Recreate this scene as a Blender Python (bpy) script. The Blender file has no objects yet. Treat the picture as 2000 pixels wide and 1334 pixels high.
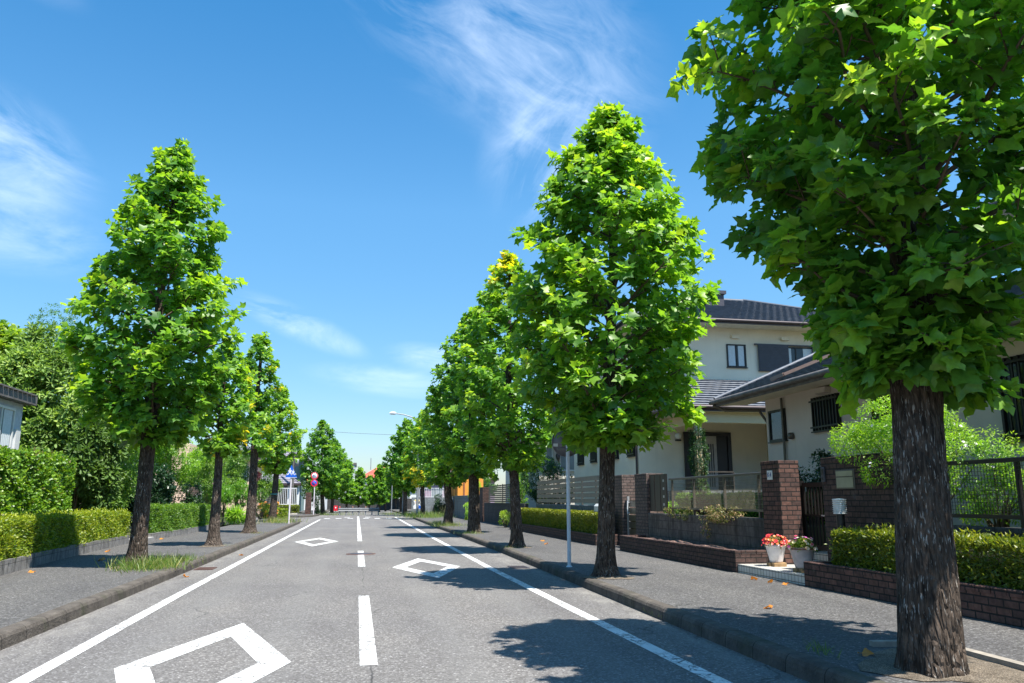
import bpy, math, random
import numpy as np
from math import radians as R
from mathutils import Vector
from mathutils.noise import noise as pnoise

sc = bpy.context.scene
col = sc.collection
rng = np.random.default_rng(11)
random.seed(5)

# ------------------------------------------------------------------ camera
cam_d = bpy.data.cameras.new('camera')
cam = bpy.data.objects.new('camera', cam_d)
col.objects.link(cam)
cam_d.sensor_width = 36.0
cam_d.lens = 36.0 * 1540 / 2000
cam_d.clip_end = 3000
cam_d.clip_start = 0.05
cam.location = (0, 0, 1.45)
PITCH = math.atan(309 / 1540)
YAW = math.atan(303 / math.hypot(1540, 309))
cam.rotation_euler = (math.pi / 2 + PITCH, 0, -YAW)
sc.camera = cam

# ------------------------------------------------------------------ light
SUN_DIR = Vector((0.26, -0.38, 1.0)).normalized()   # towards the sun
sun_d = bpy.data.lights.new('sun', 'SUN')
sun_d.energy = 5.0
sun_d.angle = R(0.5)
sun_d.color = (1.0, 0.95, 0.87)
sun = bpy.data.objects.new('sun', sun_d)
col.objects.link(sun)
sun.location = (20, -20, 40)
sun.rotation_euler = SUN_DIR.to_track_quat('Z', 'Y').to_euler()

sc.view_settings.view_transform = 'Standard'
sc.view_settings.look = 'None'
sc.view_settings.exposure = 1.1
sc.view_settings.gamma = 1.0
sc.cycles.use_denoising = True
sc.cycles.max_bounces = 8
sc.cycles.diffuse_bounces = 3
sc.cycles.transmission_bounces = 4
sc.cycles.transparent_max_bounces = 6


def nd(t, typ, **inp):
    n = t.nodes.new(typ)
    for k, v in inp.items():
        if k.startswith('_'):
            setattr(n, k[1:], v)
            continue
        if k[0] == 'i' and k[1:].isdigit():
            s = n.inputs[int(k[1:])]
        else:
            s = n.inputs[k.replace('__', ' ')]
        if isinstance(v, bpy.types.NodeSocket):
            t.links.new(v, s)
        elif isinstance(v, bpy.types.Node):
            t.links.new(v.outputs[0], s)
        else:
            s.default_value = v
    return n


def mth(t, op, a, b=0.0, c=0.0, clamp=False):
    return nd(t, 'ShaderNodeMath', _operation=op, _use_clamp=clamp, i0=a, i1=b, i2=c).outputs[0]


def ramp(t, fac, stops, interp='LINEAR'):
    n = nd(t, 'ShaderNodeValToRGB', Fac=fac)
    n.color_ramp.interpolation = interp
    el = n.color_ramp.elements
    while len(el) < len(stops):
        el.new(0.5)
    for e, (p, c) in zip(el, stops):
        e.position = p
        e.color = (c, c, c, 1) if isinstance(c, (int, float)) else (*c, 1)
    return n.outputs[0]


def mixc(t, fac, a, b, mode='MIX'):
    n = nd(t, 'ShaderNodeMix', _data_type='RGBA', _blend_type=mode)
    for s, v in ((n.inputs[0], fac), (n.inputs[6], a), (n.inputs[7], b)):
        if isinstance(v, bpy.types.NodeSocket):
            t.links.new(v, s)
        else:
            s.default_value = v if isinstance(v, (int, float)) else (*v, 1)
    return n.outputs[2]


# ------------------------------------------------------------------ sky
w = bpy.data.worlds.new('World')
sc.world = w
w.use_nodes = True
t = w.node_tree
t.nodes.clear()
sky = nd(t, 'ShaderNodeTexSky', _sky_type='NISHITA', _sun_disc=False)
sky.sun_elevation = R(65.3)
sky.sun_rotation = R(145.6)
sky.air_density = 1.0
sky.dust_density = 0.5
sky.ozone_density = 2.0
hs = nd(t, 'ShaderNodeHueSaturation', Hue=0.488, Saturation=1.20, Value=1.0, Fac=1.0, Color=sky)
tc = nd(t, 'ShaderNodeTexCoord')
sx = nd(t, 'ShaderNodeSeparateXYZ', Vector=tc.outputs['Generated'])
dx, dy, dz = sx.outputs
az = mth(t, 'ARCTAN2', dx, dy)
el = mth(t, 'ARCTAN2', dz, mth(t, 'SQRT', mth(t, 'ADD', mth(t, 'MULTIPLY', dx, dx), mth(t, 'MULTIPLY', dy, dy))))
ae = nd(t, 'ShaderNodeCombineXYZ', X=az, Y=el, Z=0.0).outputs[0]


def cirrus(a0, e0, a1, e1, width, amount, seed, nscale=20.0, stretch=0.36, lo=0.38, hi=0.80):
    """one streak of cirrus, from direction (azimuth, elevation) to another, degrees"""
    ang = math.atan2(R(e1 - e0), R(a1 - a0))
    ln = math.hypot(R(e1 - e0), R(a1 - a0)) / 2
    mp = nd(t, 'ShaderNodeMapping', _vector_type='TEXTURE', Vector=ae)
    mp.inputs['Location'].default_value = (R((a0 + a1) / 2), R((e0 + e1) / 2), 0)
    mp.inputs['Rotation'].default_value = (0, 0, ang)
    mp.inputs['Scale'].default_value = (ln, R(width), 1)
    g = nd(t, 'ShaderNodeTexGradient', _gradient_type='SPHERICAL', Vector=mp).outputs[1]
    mp2 = nd(t, 'ShaderNodeMapping', _vector_type='POINT', Vector=ae)
    mr = nd(t, 'ShaderNodeMapping', _vector_type='TEXTURE', Vector=ae)
    mr.inputs['Rotation'].default_value = (0, 0, ang + 0.12)
    mr.inputs['Scale'].default_value = (1 / stretch, 1, 1)
    mr.inputs['Location'].default_value = (seed, seed * 1.7, 0)
    nz = nd(t, 'ShaderNodeTexNoise', Vector=mr, Scale=nscale, Detail=8.0, Roughness=0.62, Distortion=0.6).outputs[0]
    t.nodes.remove(mp2)
    nz = ramp(t, nz, [(lo, 0.0), (hi, 1.0)])
    soft = ramp(t, g, [(0.0, 0.0), (0.75, 1.0)], 'EASE')
    return mth(t, 'MULTIPLY', mth(t, 'MULTIPLY', soft, nz), amount)


CL = [  # az0, el0, az1, el1 (deg), half width, amount, seed
    (-6, 42, 19, 27, 8.0, 0.25, 1.3),
    (4, 37, 24, 25, 8.5, 0.28, 4.1),
    (9, 20, 20, 30, 7.0, 0.34, 7.7),
    (-31, 24, -17, 18.5, 4.0, 0.46, 2.2),
    (-34, 18, -15, 15.5, 3.4, 0.34, 9.4),
    (-34, 35, -19, 30, 2.0, 0.22, 5.5),
    (-10, 14.2, 1, 10.0, 1.4, 0.55, 3.8),
    (1, 10.6, 10, 9.4, 1.3, 0.45, 6.1),
    (-5, 9.0, 9, 7.8, 1.4, 0.35, 8.8),
    (15, 22, 24, 19, 1.6, 0.45, 0.7),
    (60, 30, 130, 45, 16, 0.5, 12.0),
    (-140, 25, -60, 40, 14, 0.5, 15.0),
]
tot = None
for c in CL:
    v = cirrus(*c)
    tot = v if tot is None else mth(t, 'ADD', tot, v)
tot = mth(t, 'MINIMUM', tot, 0.85)
hz = ramp(t, mth(t, 'DIVIDE', el, 1.2), [(0.0, (0.47, 0.50, 0.57)), (0.10, (0.51, 0.57, 0.63)), (0.30, (0.64, 0.76, 0.83)), (0.50, (0.38, 0.69, 0.83)), (0.9, (0.5, 0.8, 0.95))])
skc = mixc(t, 1.0, hs.outputs[0], hz, 'MULTIPLY')
cl_col = mixc(t, tot, skc, (5.6, 6.2, 7.0))
bg = nd(t, 'ShaderNodeBackground', Color=cl_col, Strength=0.132)
nd(t, 'ShaderNodeOutputWorld', Surface=bg)


# ------------------------------------------------------------------ materials
def newmat(name):
    m = bpy.data.materials.new(name)
    m.use_nodes = True
    t = m.node_tree
    t.nodes.clear()
    out = nd(t, 'ShaderNodeOutputMaterial')
    co = nd(t, 'ShaderNodeTexCoord').outputs['Object']
    return m, t, out, co


def fin(t, out, color, rough=0.6, bump=None, bstr=0.3, bdist=0.01, metal=0.0, spec=0.5):
    p = nd(t, 'ShaderNodeBsdfPrincipled', Base__Color=color if isinstance(color, bpy.types.NodeSocket) else (*color, 1),
           Roughness=rough, Metallic=metal)
    p.inputs['Specular IOR Level'].default_value = spec
    if bump is not None:
        b = nd(t, 'ShaderNodeBump', Height=bump, Strength=bstr, Distance=bdist)
        t.links.new(b.outputs[0], p.inputs['Normal'])
    t.links.new(p.outputs[0], out.inputs[0])
    return p


def noise(t, co, scale, detail=4.0, rough=0.55, dist=0.0):
    return nd(t, 'ShaderNodeTexNoise', Vector=co, Scale=scale, Detail=detail, Roughness=rough, Distortion=dist).outputs[0]


def scl(t, co, s):
    return nd(t, 'ShaderNodeMapping', Vector=co, Scale=s).outputs[0]


def simple(name, c, rough=0.5, metal=0.0, var=0.12, scale=6.0, bump=0.0, spec=0.5):
    m, t, out, co = newmat(name)
    n = noise(t, co, scale, 5.0)
    lo = tuple(x * (1 - var) for x in c)
    hi = tuple(min(1, x * (1 + var)) for x in c)
    cc = ramp(t, n, [(0.3, lo), (0.7, hi)])
    fin(t, out, cc, rough, noise(t, co, scale * 12) if bump else None, bump, 0.005, metal, spec)
    return m


def asphalt(name, base, warm=0.0, seam=False):
    m, t, out, co = newmat(name)
    vo = nd(t, 'ShaderNodeTexVoronoi', Vector=co, Scale=62.0)
    bw = nd(t, 'ShaderNodeSeparateColor', Color=vo.outputs['Color']).outputs[0]
    g = ramp(t, bw, [(0.0, base * 0.32), (0.35, base * 0.80), (0.75, base * 1.18), (0.92, base * 1.9), (1.0, base * 3.3)])
    n1 = noise(t, co, 22, 5)
    g = mixc(t, 1.0, g, ramp(t, n1, [(0.3, 0.68), (0.7, 1.3)]), 'MULTIPLY')
    n2 = noise(t, scl(t, co, (1.0, 0.35, 1)), 0.9, 6)
    g = mixc(t, 1.0, g, ramp(t, n2, [(0.28, (0.72, 0.72, 0.74)), (0.5, (1, 0.995, 0.985)), (0.74, (1.22, 1.18, 1.12))]), 'MULTIPLY')
    n3 = noise(t, co, 0.22, 3)
    g = mixc(t, 1.0, g, ramp(t, n3, [(0.32, (0.84, 0.84, 0.86)), (0.65, (1.14, 1.12, 1.08))]), 'MULTIPLY')
    if warm:
        g = mixc(t, warm, g, (base * 1.1, base * 0.98, base * 0.9))
    # hairline cracks
    cr = nd(t, 'ShaderNodeTexVoronoi', _feature='DISTANCE_TO_EDGE',
            Vector=mixv(t, co, 0.35, 1.3), Scale=0.55).outputs['Distance']
    crm = ramp(t, cr, [(0.0, 1.0), (0.009, 0.0)])
    msk = ramp(t, noise(t, co, 0.35, 2), [(0.52, 0.0), (0.62, 0.75)])
    crm = mth(t, 'MULTIPLY', crm, msk)
    if seam:
        s = nd(t, 'ShaderNodeSeparateXYZ', Vector=co)
        wob = mth(t, 'MULTIPLY', mth(t, 'SUBTRACT', noise(t, co, 1.6, 6), 0.5), 0.12)
        d = mth(t, 'ABSOLUTE', mth(t, 'SUBTRACT', mth(t, 'ADD', s.outputs[0], wob), 0.17))
        sm = mth(t, 'MULTIPLY', ramp(t, d, [(0.0, 1.0), (0.013, 0.0)]), ramp(t, noise(t, co, 2.2, 3), [(0.4, 0.1), (0.6, 0.9)]))
        crm = mth(t, 'MAXIMUM', crm, sm)
        # tyre-polished tracks, a little paler, two in each lane
        for xc in (-2.0, -0.75, 1.05, 2.3):
            dd = mth(t, 'ABSOLUTE', mth(t, 'SUBTRACT', mth(t, 'ADD', s.outputs[0], mth(t, 'MULTIPLY', wob, 2.0)), xc))
            g = mixc(t, mth(t, 'MULTIPLY', ramp(t, dd, [(0.05, 1.0), (0.36, 0.0)], 'EASE'), 0.22), g, (base * 1.35, base * 1.32, base * 1.26))
        # pale dusty gutter strips beside both kerbs
        du = mth(t, 'MAXIMUM', ramp(t, mth(t, 'ADD', s.outputs[0], mth(t, 'MULTIPLY', n1, 0.5)), [(0.0, 0.0), (1.0, 0.0)]),
                 mth(t, 'MULTIPLY', ramp(t, mth(t, 'ABSOLUTE', mth(t, 'SUBTRACT', mth(t, 'ABSOLUTE', mth(t, 'SUBTRACT', s.outputs[0], 0.2)), 3.45)), [(0.0, 1.0), (0.38, 0.0)]),
                     ramp(t, noise(t, scl(t, co, (2, 0.6, 1)), 2.2, 7, 0.7), [(0.42, 0.0), (0.66, 0.75)])))
        g = mixc(t, du, g, (base * 1.9, base * 1.8, base * 1.62))
    g = mixc(t, crm, g, (0.02, 0.02, 0.02))
    h = mth(t, 'ADD', bw, mth(t, 'MULTIPLY', n1, 1.0))
    fin(t, out, g, 0.85, h, 0.5, 0.006, 0, 0.35)
    return m


def mixv(t, co, amt, scale):
    n = nd(t, 'ShaderNodeTexNoise', Vector=co, Scale=scale, Detail=5.0).outputs[1]
    mm = nd(t, 'ShaderNodeMix', _data_type='RGBA', _blend_type='LINEAR_LIGHT')
    mm.inputs[0].default_value = amt
    t.links.new(co, mm.inputs[6])
    t.links.new(n, mm.inputs[7])
    return mm.outputs[2]


def paint_mat():
    m, t, out, co = newmat('road_paint')
    n = noise(t, co, 3.0, 6)
    c = ramp(t, n, [(0.3, (0.52, 0.52, 0.50)), (0.7, (0.70, 0.70, 0.69))])
    c = mixc(t, 1.0, c, ramp(t, noise(t, co, 120, 2), [(0.3, 0.86), (0.7, 1.08)]), 'MULTIPLY')
    cr = nd(t, 'ShaderNodeTexVoronoi', _feature='DISTANCE_TO_EDGE', Vector=mixv(t, co, 0.10, 6), Scale=7.0).outputs['Distance']
    crack = mth(t, 'MULTIPLY', ramp(t, cr, [(0.0, 1.0), (0.085, 0.0)]), ramp(t, noise(t, co, 1.1, 3), [(0.40, 0.0), (0.55, 0.9)]))
    chip = ramp(t, noise(t, co, 26, 4, 0.7), [(0.39, 1.0), (0.45, 0.0)])
    chip = mth(t, 'MULTIPLY', chip, ramp(t, noise(t, co, 1.7, 2), [(0.4, 0.0), (0.6, 1.0)]))
    hole = mth(t, 'MAXIMUM', crack, chip)
    p = nd(t, 'ShaderNodeBsdfPrincipled', Base__Color=c, Roughness=0.7)
    b = nd(t, 'ShaderNodeBump', Height=noise(t, co, 90, 3), Strength=0.35, Distance=0.004)
    t.links.new(b.outputs[0], p.inputs['Normal'])
    tr = nd(t, 'ShaderNodeBsdfTransparent')
    mx = nd(t, 'ShaderNodeMixShader', i0=hole, i1=p.outputs[0], i2=tr.outputs[0])
    t.links.new(mx.outputs[0], out.inputs[0])
    return m


def brick_mat(name, c1, c2, mortar, bw=0.21, rh=0.085, msz=0.010, bstr=0.8):
    m, t, out, co = newmat(name)
    s = nd(t, 'ShaderNodeSeparateXYZ', Vector=co)
    v = nd(t, 'ShaderNodeCombineXYZ', X=mth(t, 'ADD', s.outputs[0], s.outputs[1]), Y=s.outputs[2], Z=0.0).outputs[0]
    br = nd(t, 'ShaderNodeTexBrick', Vector=v, Color1=(*c1, 1), Color2=(*c2, 1), Mortar=(*mortar, 1), Scale=1.0)
    br.inputs['Mortar Size'].default_value = msz
    br.inputs['Mortar Smooth'].default_value = 0.2
    br.inputs['Brick Width'].default_value = bw
    br.inputs['Row Height'].default_value = rh
    br.inputs['Bias'].default_value = 0.0
    c = mixc(t, 1.0, br.outputs[0], ramp(t, noise(t, co, 14, 6, 0.65), [(0.3, (0.62, 0.6, 0.6)), (0.7, (1.35, 1.35, 1.35))]), 'MULTIPLY')
    # pale lime bloom and dark grime, each with a shape of its own
    c = mixc(t, ramp(t, noise(t, co, 3.3, 7, 0.7), [(0.60, 0.0), (0.80, 0.35)]), c, (0.30, 0.27, 0.25))
    c = mixc(t, ramp(t, noise(t, scl(t, co, (4, 4, 0.8)), 1.6, 5), [(0.55, 0.0), (0.75, 0.5)]), c, (0.03, 0.026, 0.024))
    h = mth(t, 'ADD', mth(t, 'MULTIPLY', br.outputs[1], -1.0), mth(t, 'MULTIPLY', noise(t, co, 60, 4), 0.35))
    fin(t, out, c, 0.85, h, bstr, 0.012, 0, 0.3)
    return m


def bark_mat(name, dark, mid, pale, pale_amt=0.60):
    m, t, out, co = newmat(name)
    co = mixv(t, co, 0.02, 4)
    cs = scl(t, co, (1, 1, 0.16))
    f = noise(t, cs, 34, 5, 0.6)
    f2 = nd(t, 'ShaderNodeTexVoronoi', _feature='DISTANCE_TO_EDGE', Vector=scl(t, co, (1, 1, 0.22)), Scale=26.0).outputs['Distance']
    c = ramp(t, f, [(0.35, dark), (0.62, mid)])
    c = mixc(t, 1.0, c, ramp(t, noise(t, co, 5, 4), [(0.3, 0.65), (0.7, 1.4)]), 'MULTIPLY')
    st = ramp(t, noise(t, scl(t, co, (1, 1, 0.15)), 78, 3, 0.5), [(pale_amt, 0.0), (pale_amt + 0.05, 1.0)])
    st = mth(t, 'MULTIPLY', st, ramp(t, noise(t, co, 3.5, 3), [(0.38, 0.15), (0.6, 1.0)]))
    c = mixc(t, st, c, pale)
    lich = ramp(t, noise(t, co, 4.2, 7, 0.7), [(0.66, 0.0), (0.74, 0.6)])
    c = mixc(t, lich, c, (0.16, 0.17, 0.12))
    h = mth(t, 'ADD', f, mth(t, 'MULTIPLY', ramp(t, f2, [(0.0, 0.0), (0.25, 1.0)]), 0.8))
    fin(t, out, c, 0.9, h, 0.9, 0.03, 0, 0.25)
    return m


def leaf_mat(name, stops, tfac=0.42, tboost=(1.9, 2.0, 0.7), rough=0.42, spec=0.5):
    m, t, out, co = newmat(name)
    at = nd(t, 'ShaderNodeAttribute', _attribute_name='hue')
    c = ramp(t, at.outputs['Fac'], stops)
    c = mixc(t, 1.0, c, ramp(t, noise(t, co, 30, 2), [(0.3, 0.86), (0.7, 1.14)]), 'MULTIPLY')
    p = nd(t, 'ShaderNodeBsdfPrincipled', Base__Color=c, Roughness=rough)
    p.inputs['Specular IOR Level'].default_value = spec
    tcx = mixc(t, 1.0, c, tboost, 'MULTIPLY')
    tl = nd(t, 'ShaderNodeBsdfTranslucent', Color=tcx)
    mx = nd(t, 'ShaderNodeMixShader', i0=tfac, i1=p.outputs[0], i2=tl.outputs[0])
    t.links.new(mx.outputs[0], out.inputs[0])
    return m


def stucco(name, c, bump=0.25):
    m, t, out, co = newmat(name)
    cc = ramp(t, noise(t, co, 1.2, 5), [(0.3, tuple(x * 0.92 for x in c)), (0.7, tuple(x * 1.05 for x in c))])
    streak = ramp(t, noise(t, scl(t, co, (3, 3, 0.25)), 2.0, 5), [(0.58, 0.0), (0.8, 0.28)])
    cc = mixc(t, streak, cc, tuple(x * 0.6 for x in c))
    fin(t, out, cc, 0.9, noise(t, co, 120, 3), bump, 0.006, 0, 0.2)
    return m


def block_mat(name, c):
    m, t, out, co = newmat(name)
    s = nd(t, 'ShaderNodeSeparateXYZ', Vector=co)
    v = nd(t, 'ShaderNodeCombineXYZ', X=mth(t, 'ADD', s.outputs[0], s.outputs[1]), Y=s.outputs[2], Z=0.0).outputs[0]
    br = nd(t, 'ShaderNodeTexBrick', Vector=v, Color1=(*c, 1), Color2=(*[x * 0.85 for x in c], 1), Mortar=(*[x * 0.55 for x in c], 1), Scale=1.0)
    br.inputs['Mortar Size'].default_value = 0.008
    br.inputs['Brick Width'].default_value = 0.4
    br.inputs['Row Height'].default_value = 0.2
    cc = mixc(t, 1.0, br.outputs[0], ramp(t, noise(t, co, 9, 7, 0.7), [(0.3, 0.6), (0.7, 1.35)]), 'MULTIPLY')
    cc = mixc(t, ramp(t, noise(t, scl(t, co, (3, 3, 0.4)), 2.4, 6), [(0.48, 0.0), (0.7, 0.75)]), cc, tuple(x * 0.3 for x in c))
    fin(t, out, cc, 0.92, mth(t, 'ADD', mth(t, 'MULTIPLY', br.outputs[1], -1.0), noise(t, co, 40, 4)), 0.6, 0.01, 0, 0.25)
    return m


def rooftile_mat(name, c, rough=0.38):
    m, t, out, co = newmat(name)
    cc = ramp(t, noise(t, co, 5, 6, 0.65), [(0.3, tuple(x * 0.7 for x in c)), (0.7, tuple(x * 1.4 for x in c))])
    cc = mixc(t, ramp(t, noise(t, co, 1.3, 6), [(0.58, 0.0), (0.8, 0.3)]), cc, (0.11, 0.11, 0.11))
    fin(t, out, cc, rough + 0.17, noise(t, co, 50, 3), 0.2, 0.004, 0, 0.5)
    return m


def tile_mat(name):
    m, t, out, co = newmat(name)
    s = nd(t, 'ShaderNodeSeparateXYZ', Vector=co)
    g = None
    for k in range(3):
        f = mth(t, 'FRACT', mth(t, 'ADD', mth(t, 'MULTIPLY', s.outputs[k], 1 / 0.1), 0.53))
        d = mth(t, 'ABSOLUTE', mth(t, 'SUBTRACT', f, 0.5))
        e = ramp(t, d, [(0.44, 0.0), (0.46, 1.0)])
        # grout lines of the two axes that lie in the face: axis along the normal is skipped
        nrm = nd(t, 'ShaderNodeSeparateXYZ', Vector=nd(t, 'ShaderNodeNewGeometry').outputs['Normal']).outputs[k]
        e = mth(t, 'MULTIPLY', e, mth(t, 'LESS_THAN', mth(t, 'ABSOLUTE', nrm), 0.5))
        g = e if g is None else mth(t, 'MAXIMUM', g, e)
    c = ramp(t, noise(t, co, 6, 6), [(0.3, (0.50, 0.50, 0.46)), (0.7, (0.66, 0.66, 0.62))])
    c = mixc(t, ramp(t, noise(t, co, 2.5, 6), [(0.5, 0.0), (0.8, 0.5)]), c, (0.30, 0.28, 0.24))
    c = mixc(t, g, c, (0.07, 0.065, 0.06))
    fin(t, out, c, 0.35, mth(t, 'MULTIPLY', g, -1.0), 0.5, 0.004)
    return m


def ground_mat(name, c, c2, scale=3.0, gravel=0.0):
    m, t, out, co = newmat(name)
    cc = ramp(t, noise(t, co, scale, 7, 0.65), [(0.32, c), (0.68, c2)])
    h = noise(t, co, 25, 5)
    if gravel:
        vo = nd(t, 'ShaderNodeTexVoronoi', Vector=co, Scale=gravel)
        bw = nd(t, 'ShaderNodeSeparateColor', Color=vo.outputs['Color']).outputs[0]
        cc = mixc(t, 1.0, cc, ramp(t, bw, [(0, 0.45), (0.6, 1.0), (1, 1.9)]), 'MULTIPLY')
        h = mth(t, 'MULTIPLY', vo.outputs['Distance'], -1.0)
    fin(t, out, cc, 0.95, h, 0.7, 0.02, 0, 0.2)
    return m


def glass_mat(name, c=(0.02, 0.025, 0.03), rough=0.05):
    m, t, out, co = newmat(name)
    cc = ramp(t, noise(t, co, 1.5, 3), [(0.3, c), (0.7, tuple(x * 1.6 for x in c))])
    fin(t, out, cc, rough, None, 0, 0, 0, 0.45)
    return m


M = {}
M['asphalt'] = asphalt('asphalt_road', 0.125, 0.42, True)
M['pave'] = asphalt('asphalt_pavement', 0.082, 0.3)
M['paint'] = paint_mat()
m, t, out, co = newmat('kerb_concrete')
kc = ramp(t, noise(t, co, 4, 7, 0.7), [(0.3, (0.055, 0.048, 0.042)), (0.62, (0.12, 0.105, 0.09)), (0.8, (0.20, 0.18, 0.155))])
s_ = nd(t, 'ShaderNodeSeparateXYZ', Vector=co)
jf = mth(t, 'ABSOLUTE', mth(t, 'SUBTRACT', mth(t, 'FRACT', mth(t, 'MULTIPLY', s_.outputs[1], 1 / 0.6)), 0.5))
kc = mixc(t, ramp(t, jf, [(0.486, 0.0), (0.493, 0.9)]), kc, (0.02, 0.018, 0.016))
kc = mixc(t, ramp(t, noise(t, co, 1.7, 6), [(0.55, 0.0), (0.7, 0.55)]), kc, (0.045, 0.055, 0.025))
fin(t, out, kc, 0.95, noise(t, co, 35, 6), 0.8, 0.02, 0, 0.2)
M['kerb'] = m
M['stone_kerb'] = block_mat('stone_edging', (0.24, 0.23, 0.22))
M['brick'] = brick_mat('dark_brick', (0.100, 0.058, 0.048), (0.060, 0.038, 0.034), (0.022, 0.019, 0.018))
M['brick_pale'] = brick_mat('grey_brown_brick', (0.16, 0.115, 0.10), (0.115, 0.082, 0.072), (0.05, 0.045, 0.042))
M['brick_red'] = brick_mat('red_brown_brick', (0.145, 0.075, 0.058), (0.070, 0.042, 0.037), (0.022, 0.019, 0.018))
M['block'] = block_mat('old_concrete_block', (0.13, 0.12, 0.11))
M['block_dark'] = block_mat('dark_concrete_block', (0.075, 0.072, 0.072))
M['block_blue'] = block_mat('grey_concrete_block', (0.20, 0.22, 0.23))
M['soil'] = ground_mat('soil', (0.06, 0.045, 0.032), (0.13, 0.10, 0.075), 5.0)
M['gravel'] = ground_mat('red_gravel', (0.16, 0.10, 0.085), (0.24, 0.16, 0.13), 6.0, 38.0)
M['ground'] = ground_mat('garden_ground', (0.05, 0.065, 0.025), (0.10, 0.09, 0.05), 1.2)
M['dirt'] = ground_mat('dry_dirt', (0.13, 0.105, 0.078), (0.23, 0.19, 0.145), 5.0, 150.0)
M['bark'] = bark_mat('tulip_tree_bark', (0.020, 0.014, 0.010), (0.100, 0.074, 0.056), (0.38, 0.35, 0.31), 0.60)
M['bark_light'] = bark_mat('tulip_tree_bark_brown', (0.035, 0.026, 0.02), (0.13, 0.10, 0.08), (0.38, 0.35, 0.31), 0.62)
M['twig'] = simple('twig', (0.10, 0.07, 0.045), 0.8, 0, 0.3, 10)
G_TULIP = [(0.0, (0.036, 0.120, 0.026)), (0.35, (0.092, 0.235, 0.030)), (0.7, (0.180, 0.350, 0.033)), (0.88, (0.275, 0.435, 0.035)), (0.93, (0.330, 0.465, 0.036)), (0.955, (0.60, 0.56, 0.03)), (1.0, (0.66, 0.48, 0.03))]
M['tulip'] = leaf_mat('tulip_tree_leaf', G_TULIP, 0.48, (1.9, 1.75, 0.68))
M['whorl'] = leaf_mat('whorled_leaf', [(0, (0.08, 0.15, 0.035)), (0.5, (0.20, 0.31, 0.085)), (0.9, (0.34, 0.46, 0.12)), (0.96, (0.32, 0.24, 0.04)), (1, (0.4, 0.25, 0.03))], 0.32, (1.6, 1.7, 0.7), 0.5, 0.3)
M['yellowgreen'] = leaf_mat('yellow_green_leaf', [(0, (0.10, 0.20, 0.02)), (0.5, (0.24, 0.34, 0.03)), (1, (0.42, 0.44, 0.035))], 0.4)
M['privet'] = leaf_mat('privet_leaf', [(0, (0.045, 0.11, 0.012)), (0.5, (0.14, 0.22, 0.014)), (1, (0.34, 0.37, 0.022))], 0.35)
M['cypress'] = leaf_mat('cypress_spray', [(0, (0.04, 0.12, 0.015)), (0.5, (0.12, 0.25, 0.02)), (0.9, (0.25, 0.38, 0.024)), (1, (0.16, 0.14, 0.05))], 0.3)
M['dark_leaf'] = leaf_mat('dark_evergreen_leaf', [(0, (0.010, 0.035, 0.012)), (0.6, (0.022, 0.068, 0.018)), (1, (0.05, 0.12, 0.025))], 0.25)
M['mid_leaf'] = leaf_mat('mid_green_leaf', [(0, (0.04, 0.11, 0.02)), (0.6, (0.11, 0.22, 0.028)), (1, (0.23, 0.34, 0.035))], 0.4)
M['light_leaf'] = leaf_mat('light_green_leaf', [(0, (0.09, 0.20, 0.022)), (0.6, (0.20, 0.36, 0.035)), (1, (0.36, 0.48, 0.045))], 0.45)
M['boxwood'] = leaf_mat('boxwood_leaf', [(0, (0.05, 0.095, 0.012)), (0.5, (0.12, 0.165, 0.014)), (1, (0.28, 0.27, 0.02))], 0.33)
M['abelia'] = leaf_mat('variegated_leaf', [(0, (0.07, 0.12, 0.02)), (0.4, (0.20, 0.22, 0.05)), (0.7, (0.40, 0.30, 0.16)), (1, (0.55, 0.33, 0.25))], 0.35, (1.3, 1.3, 1.0))
M['red_leaf'] = leaf_mat('maroon_leaf', [(0, (0.05, 0.012, 0.015)), (1, (0.14, 0.03, 0.04))], 0.3, (1.6, 1.2, 1.2))
M['flower_red'] = leaf_mat('red_petal', [(0, (0.55, 0.02, 0.03)), (0.6, (0.72, 0.06, 0.08)), (1, (0.75, 0.25, 0.05))], 0.25, (1.1, 1.1, 1.1))
M['flower_mix'] = leaf_mat('pastel_petal', [(0, (0.70, 0.62, 0.25)), (0.4, (0.75, 0.55, 0.40)), (0.6, (0.75, 0.70, 0.55)), (0.85, (0.60, 0.12, 0.42)), (1, (0.70, 0.08, 0.12))], 0.25, (1.1, 1.1, 1.1))
M['flower_white'] = leaf_mat('white_petal', [(0, (0.75, 0.75, 0.75)), (1, (0.8, 0.74, 0.76))], 0.25, (1, 1, 1))
M['orange_leaf'] = leaf_mat('fallen_leaf', [(0, (0.45, 0.14, 0.02)), (0.6, (0.60, 0.26, 0.03)), (1, (0.30, 0.07, 0.03))], 0.25, (1.2, 1.1, 1))
M['grass'] = leaf_mat('grass_blade', [(0, (0.06, 0.13, 0.02)), (0.6, (0.13, 0.21, 0.035)), (1, (0.38, 0.33, 0.13))], 0.35)
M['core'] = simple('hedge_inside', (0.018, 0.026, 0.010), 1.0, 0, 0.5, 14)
M['moss'] = ground_mat('moss', (0.09, 0.12, 0.02), (0.20, 0.21, 0.03), 20.0)
M['wallA'] = stucco('beige_render', (0.57, 0.495, 0.44))
M['wallB'] = stucco('cream_render', (0.80, 0.69, 0.54))
M['wallB2'] = stucco('porch_render', (0.62, 0.52, 0.34))
M['wallC'] = stucco('pale_render', (0.55, 0.53, 0.48))
M['wallD'] = stucco('peach_render', (0.66, 0.47, 0.35))
M['wallE'] = stucco('blue_green_render', (0.22, 0.31, 0.31))
M['wallO'] = stucco('orange_render', (0.72, 0.30, 0.06))
M['wallW'] = stucco('white_render', (0.68, 0.70, 0.72))
M['wallP'] = stucco('mauve_render', (0.34, 0.24, 0.31))
M['soffit'] = simple('soffit_board', (0.66, 0.59, 0.46), 0.8)
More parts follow.
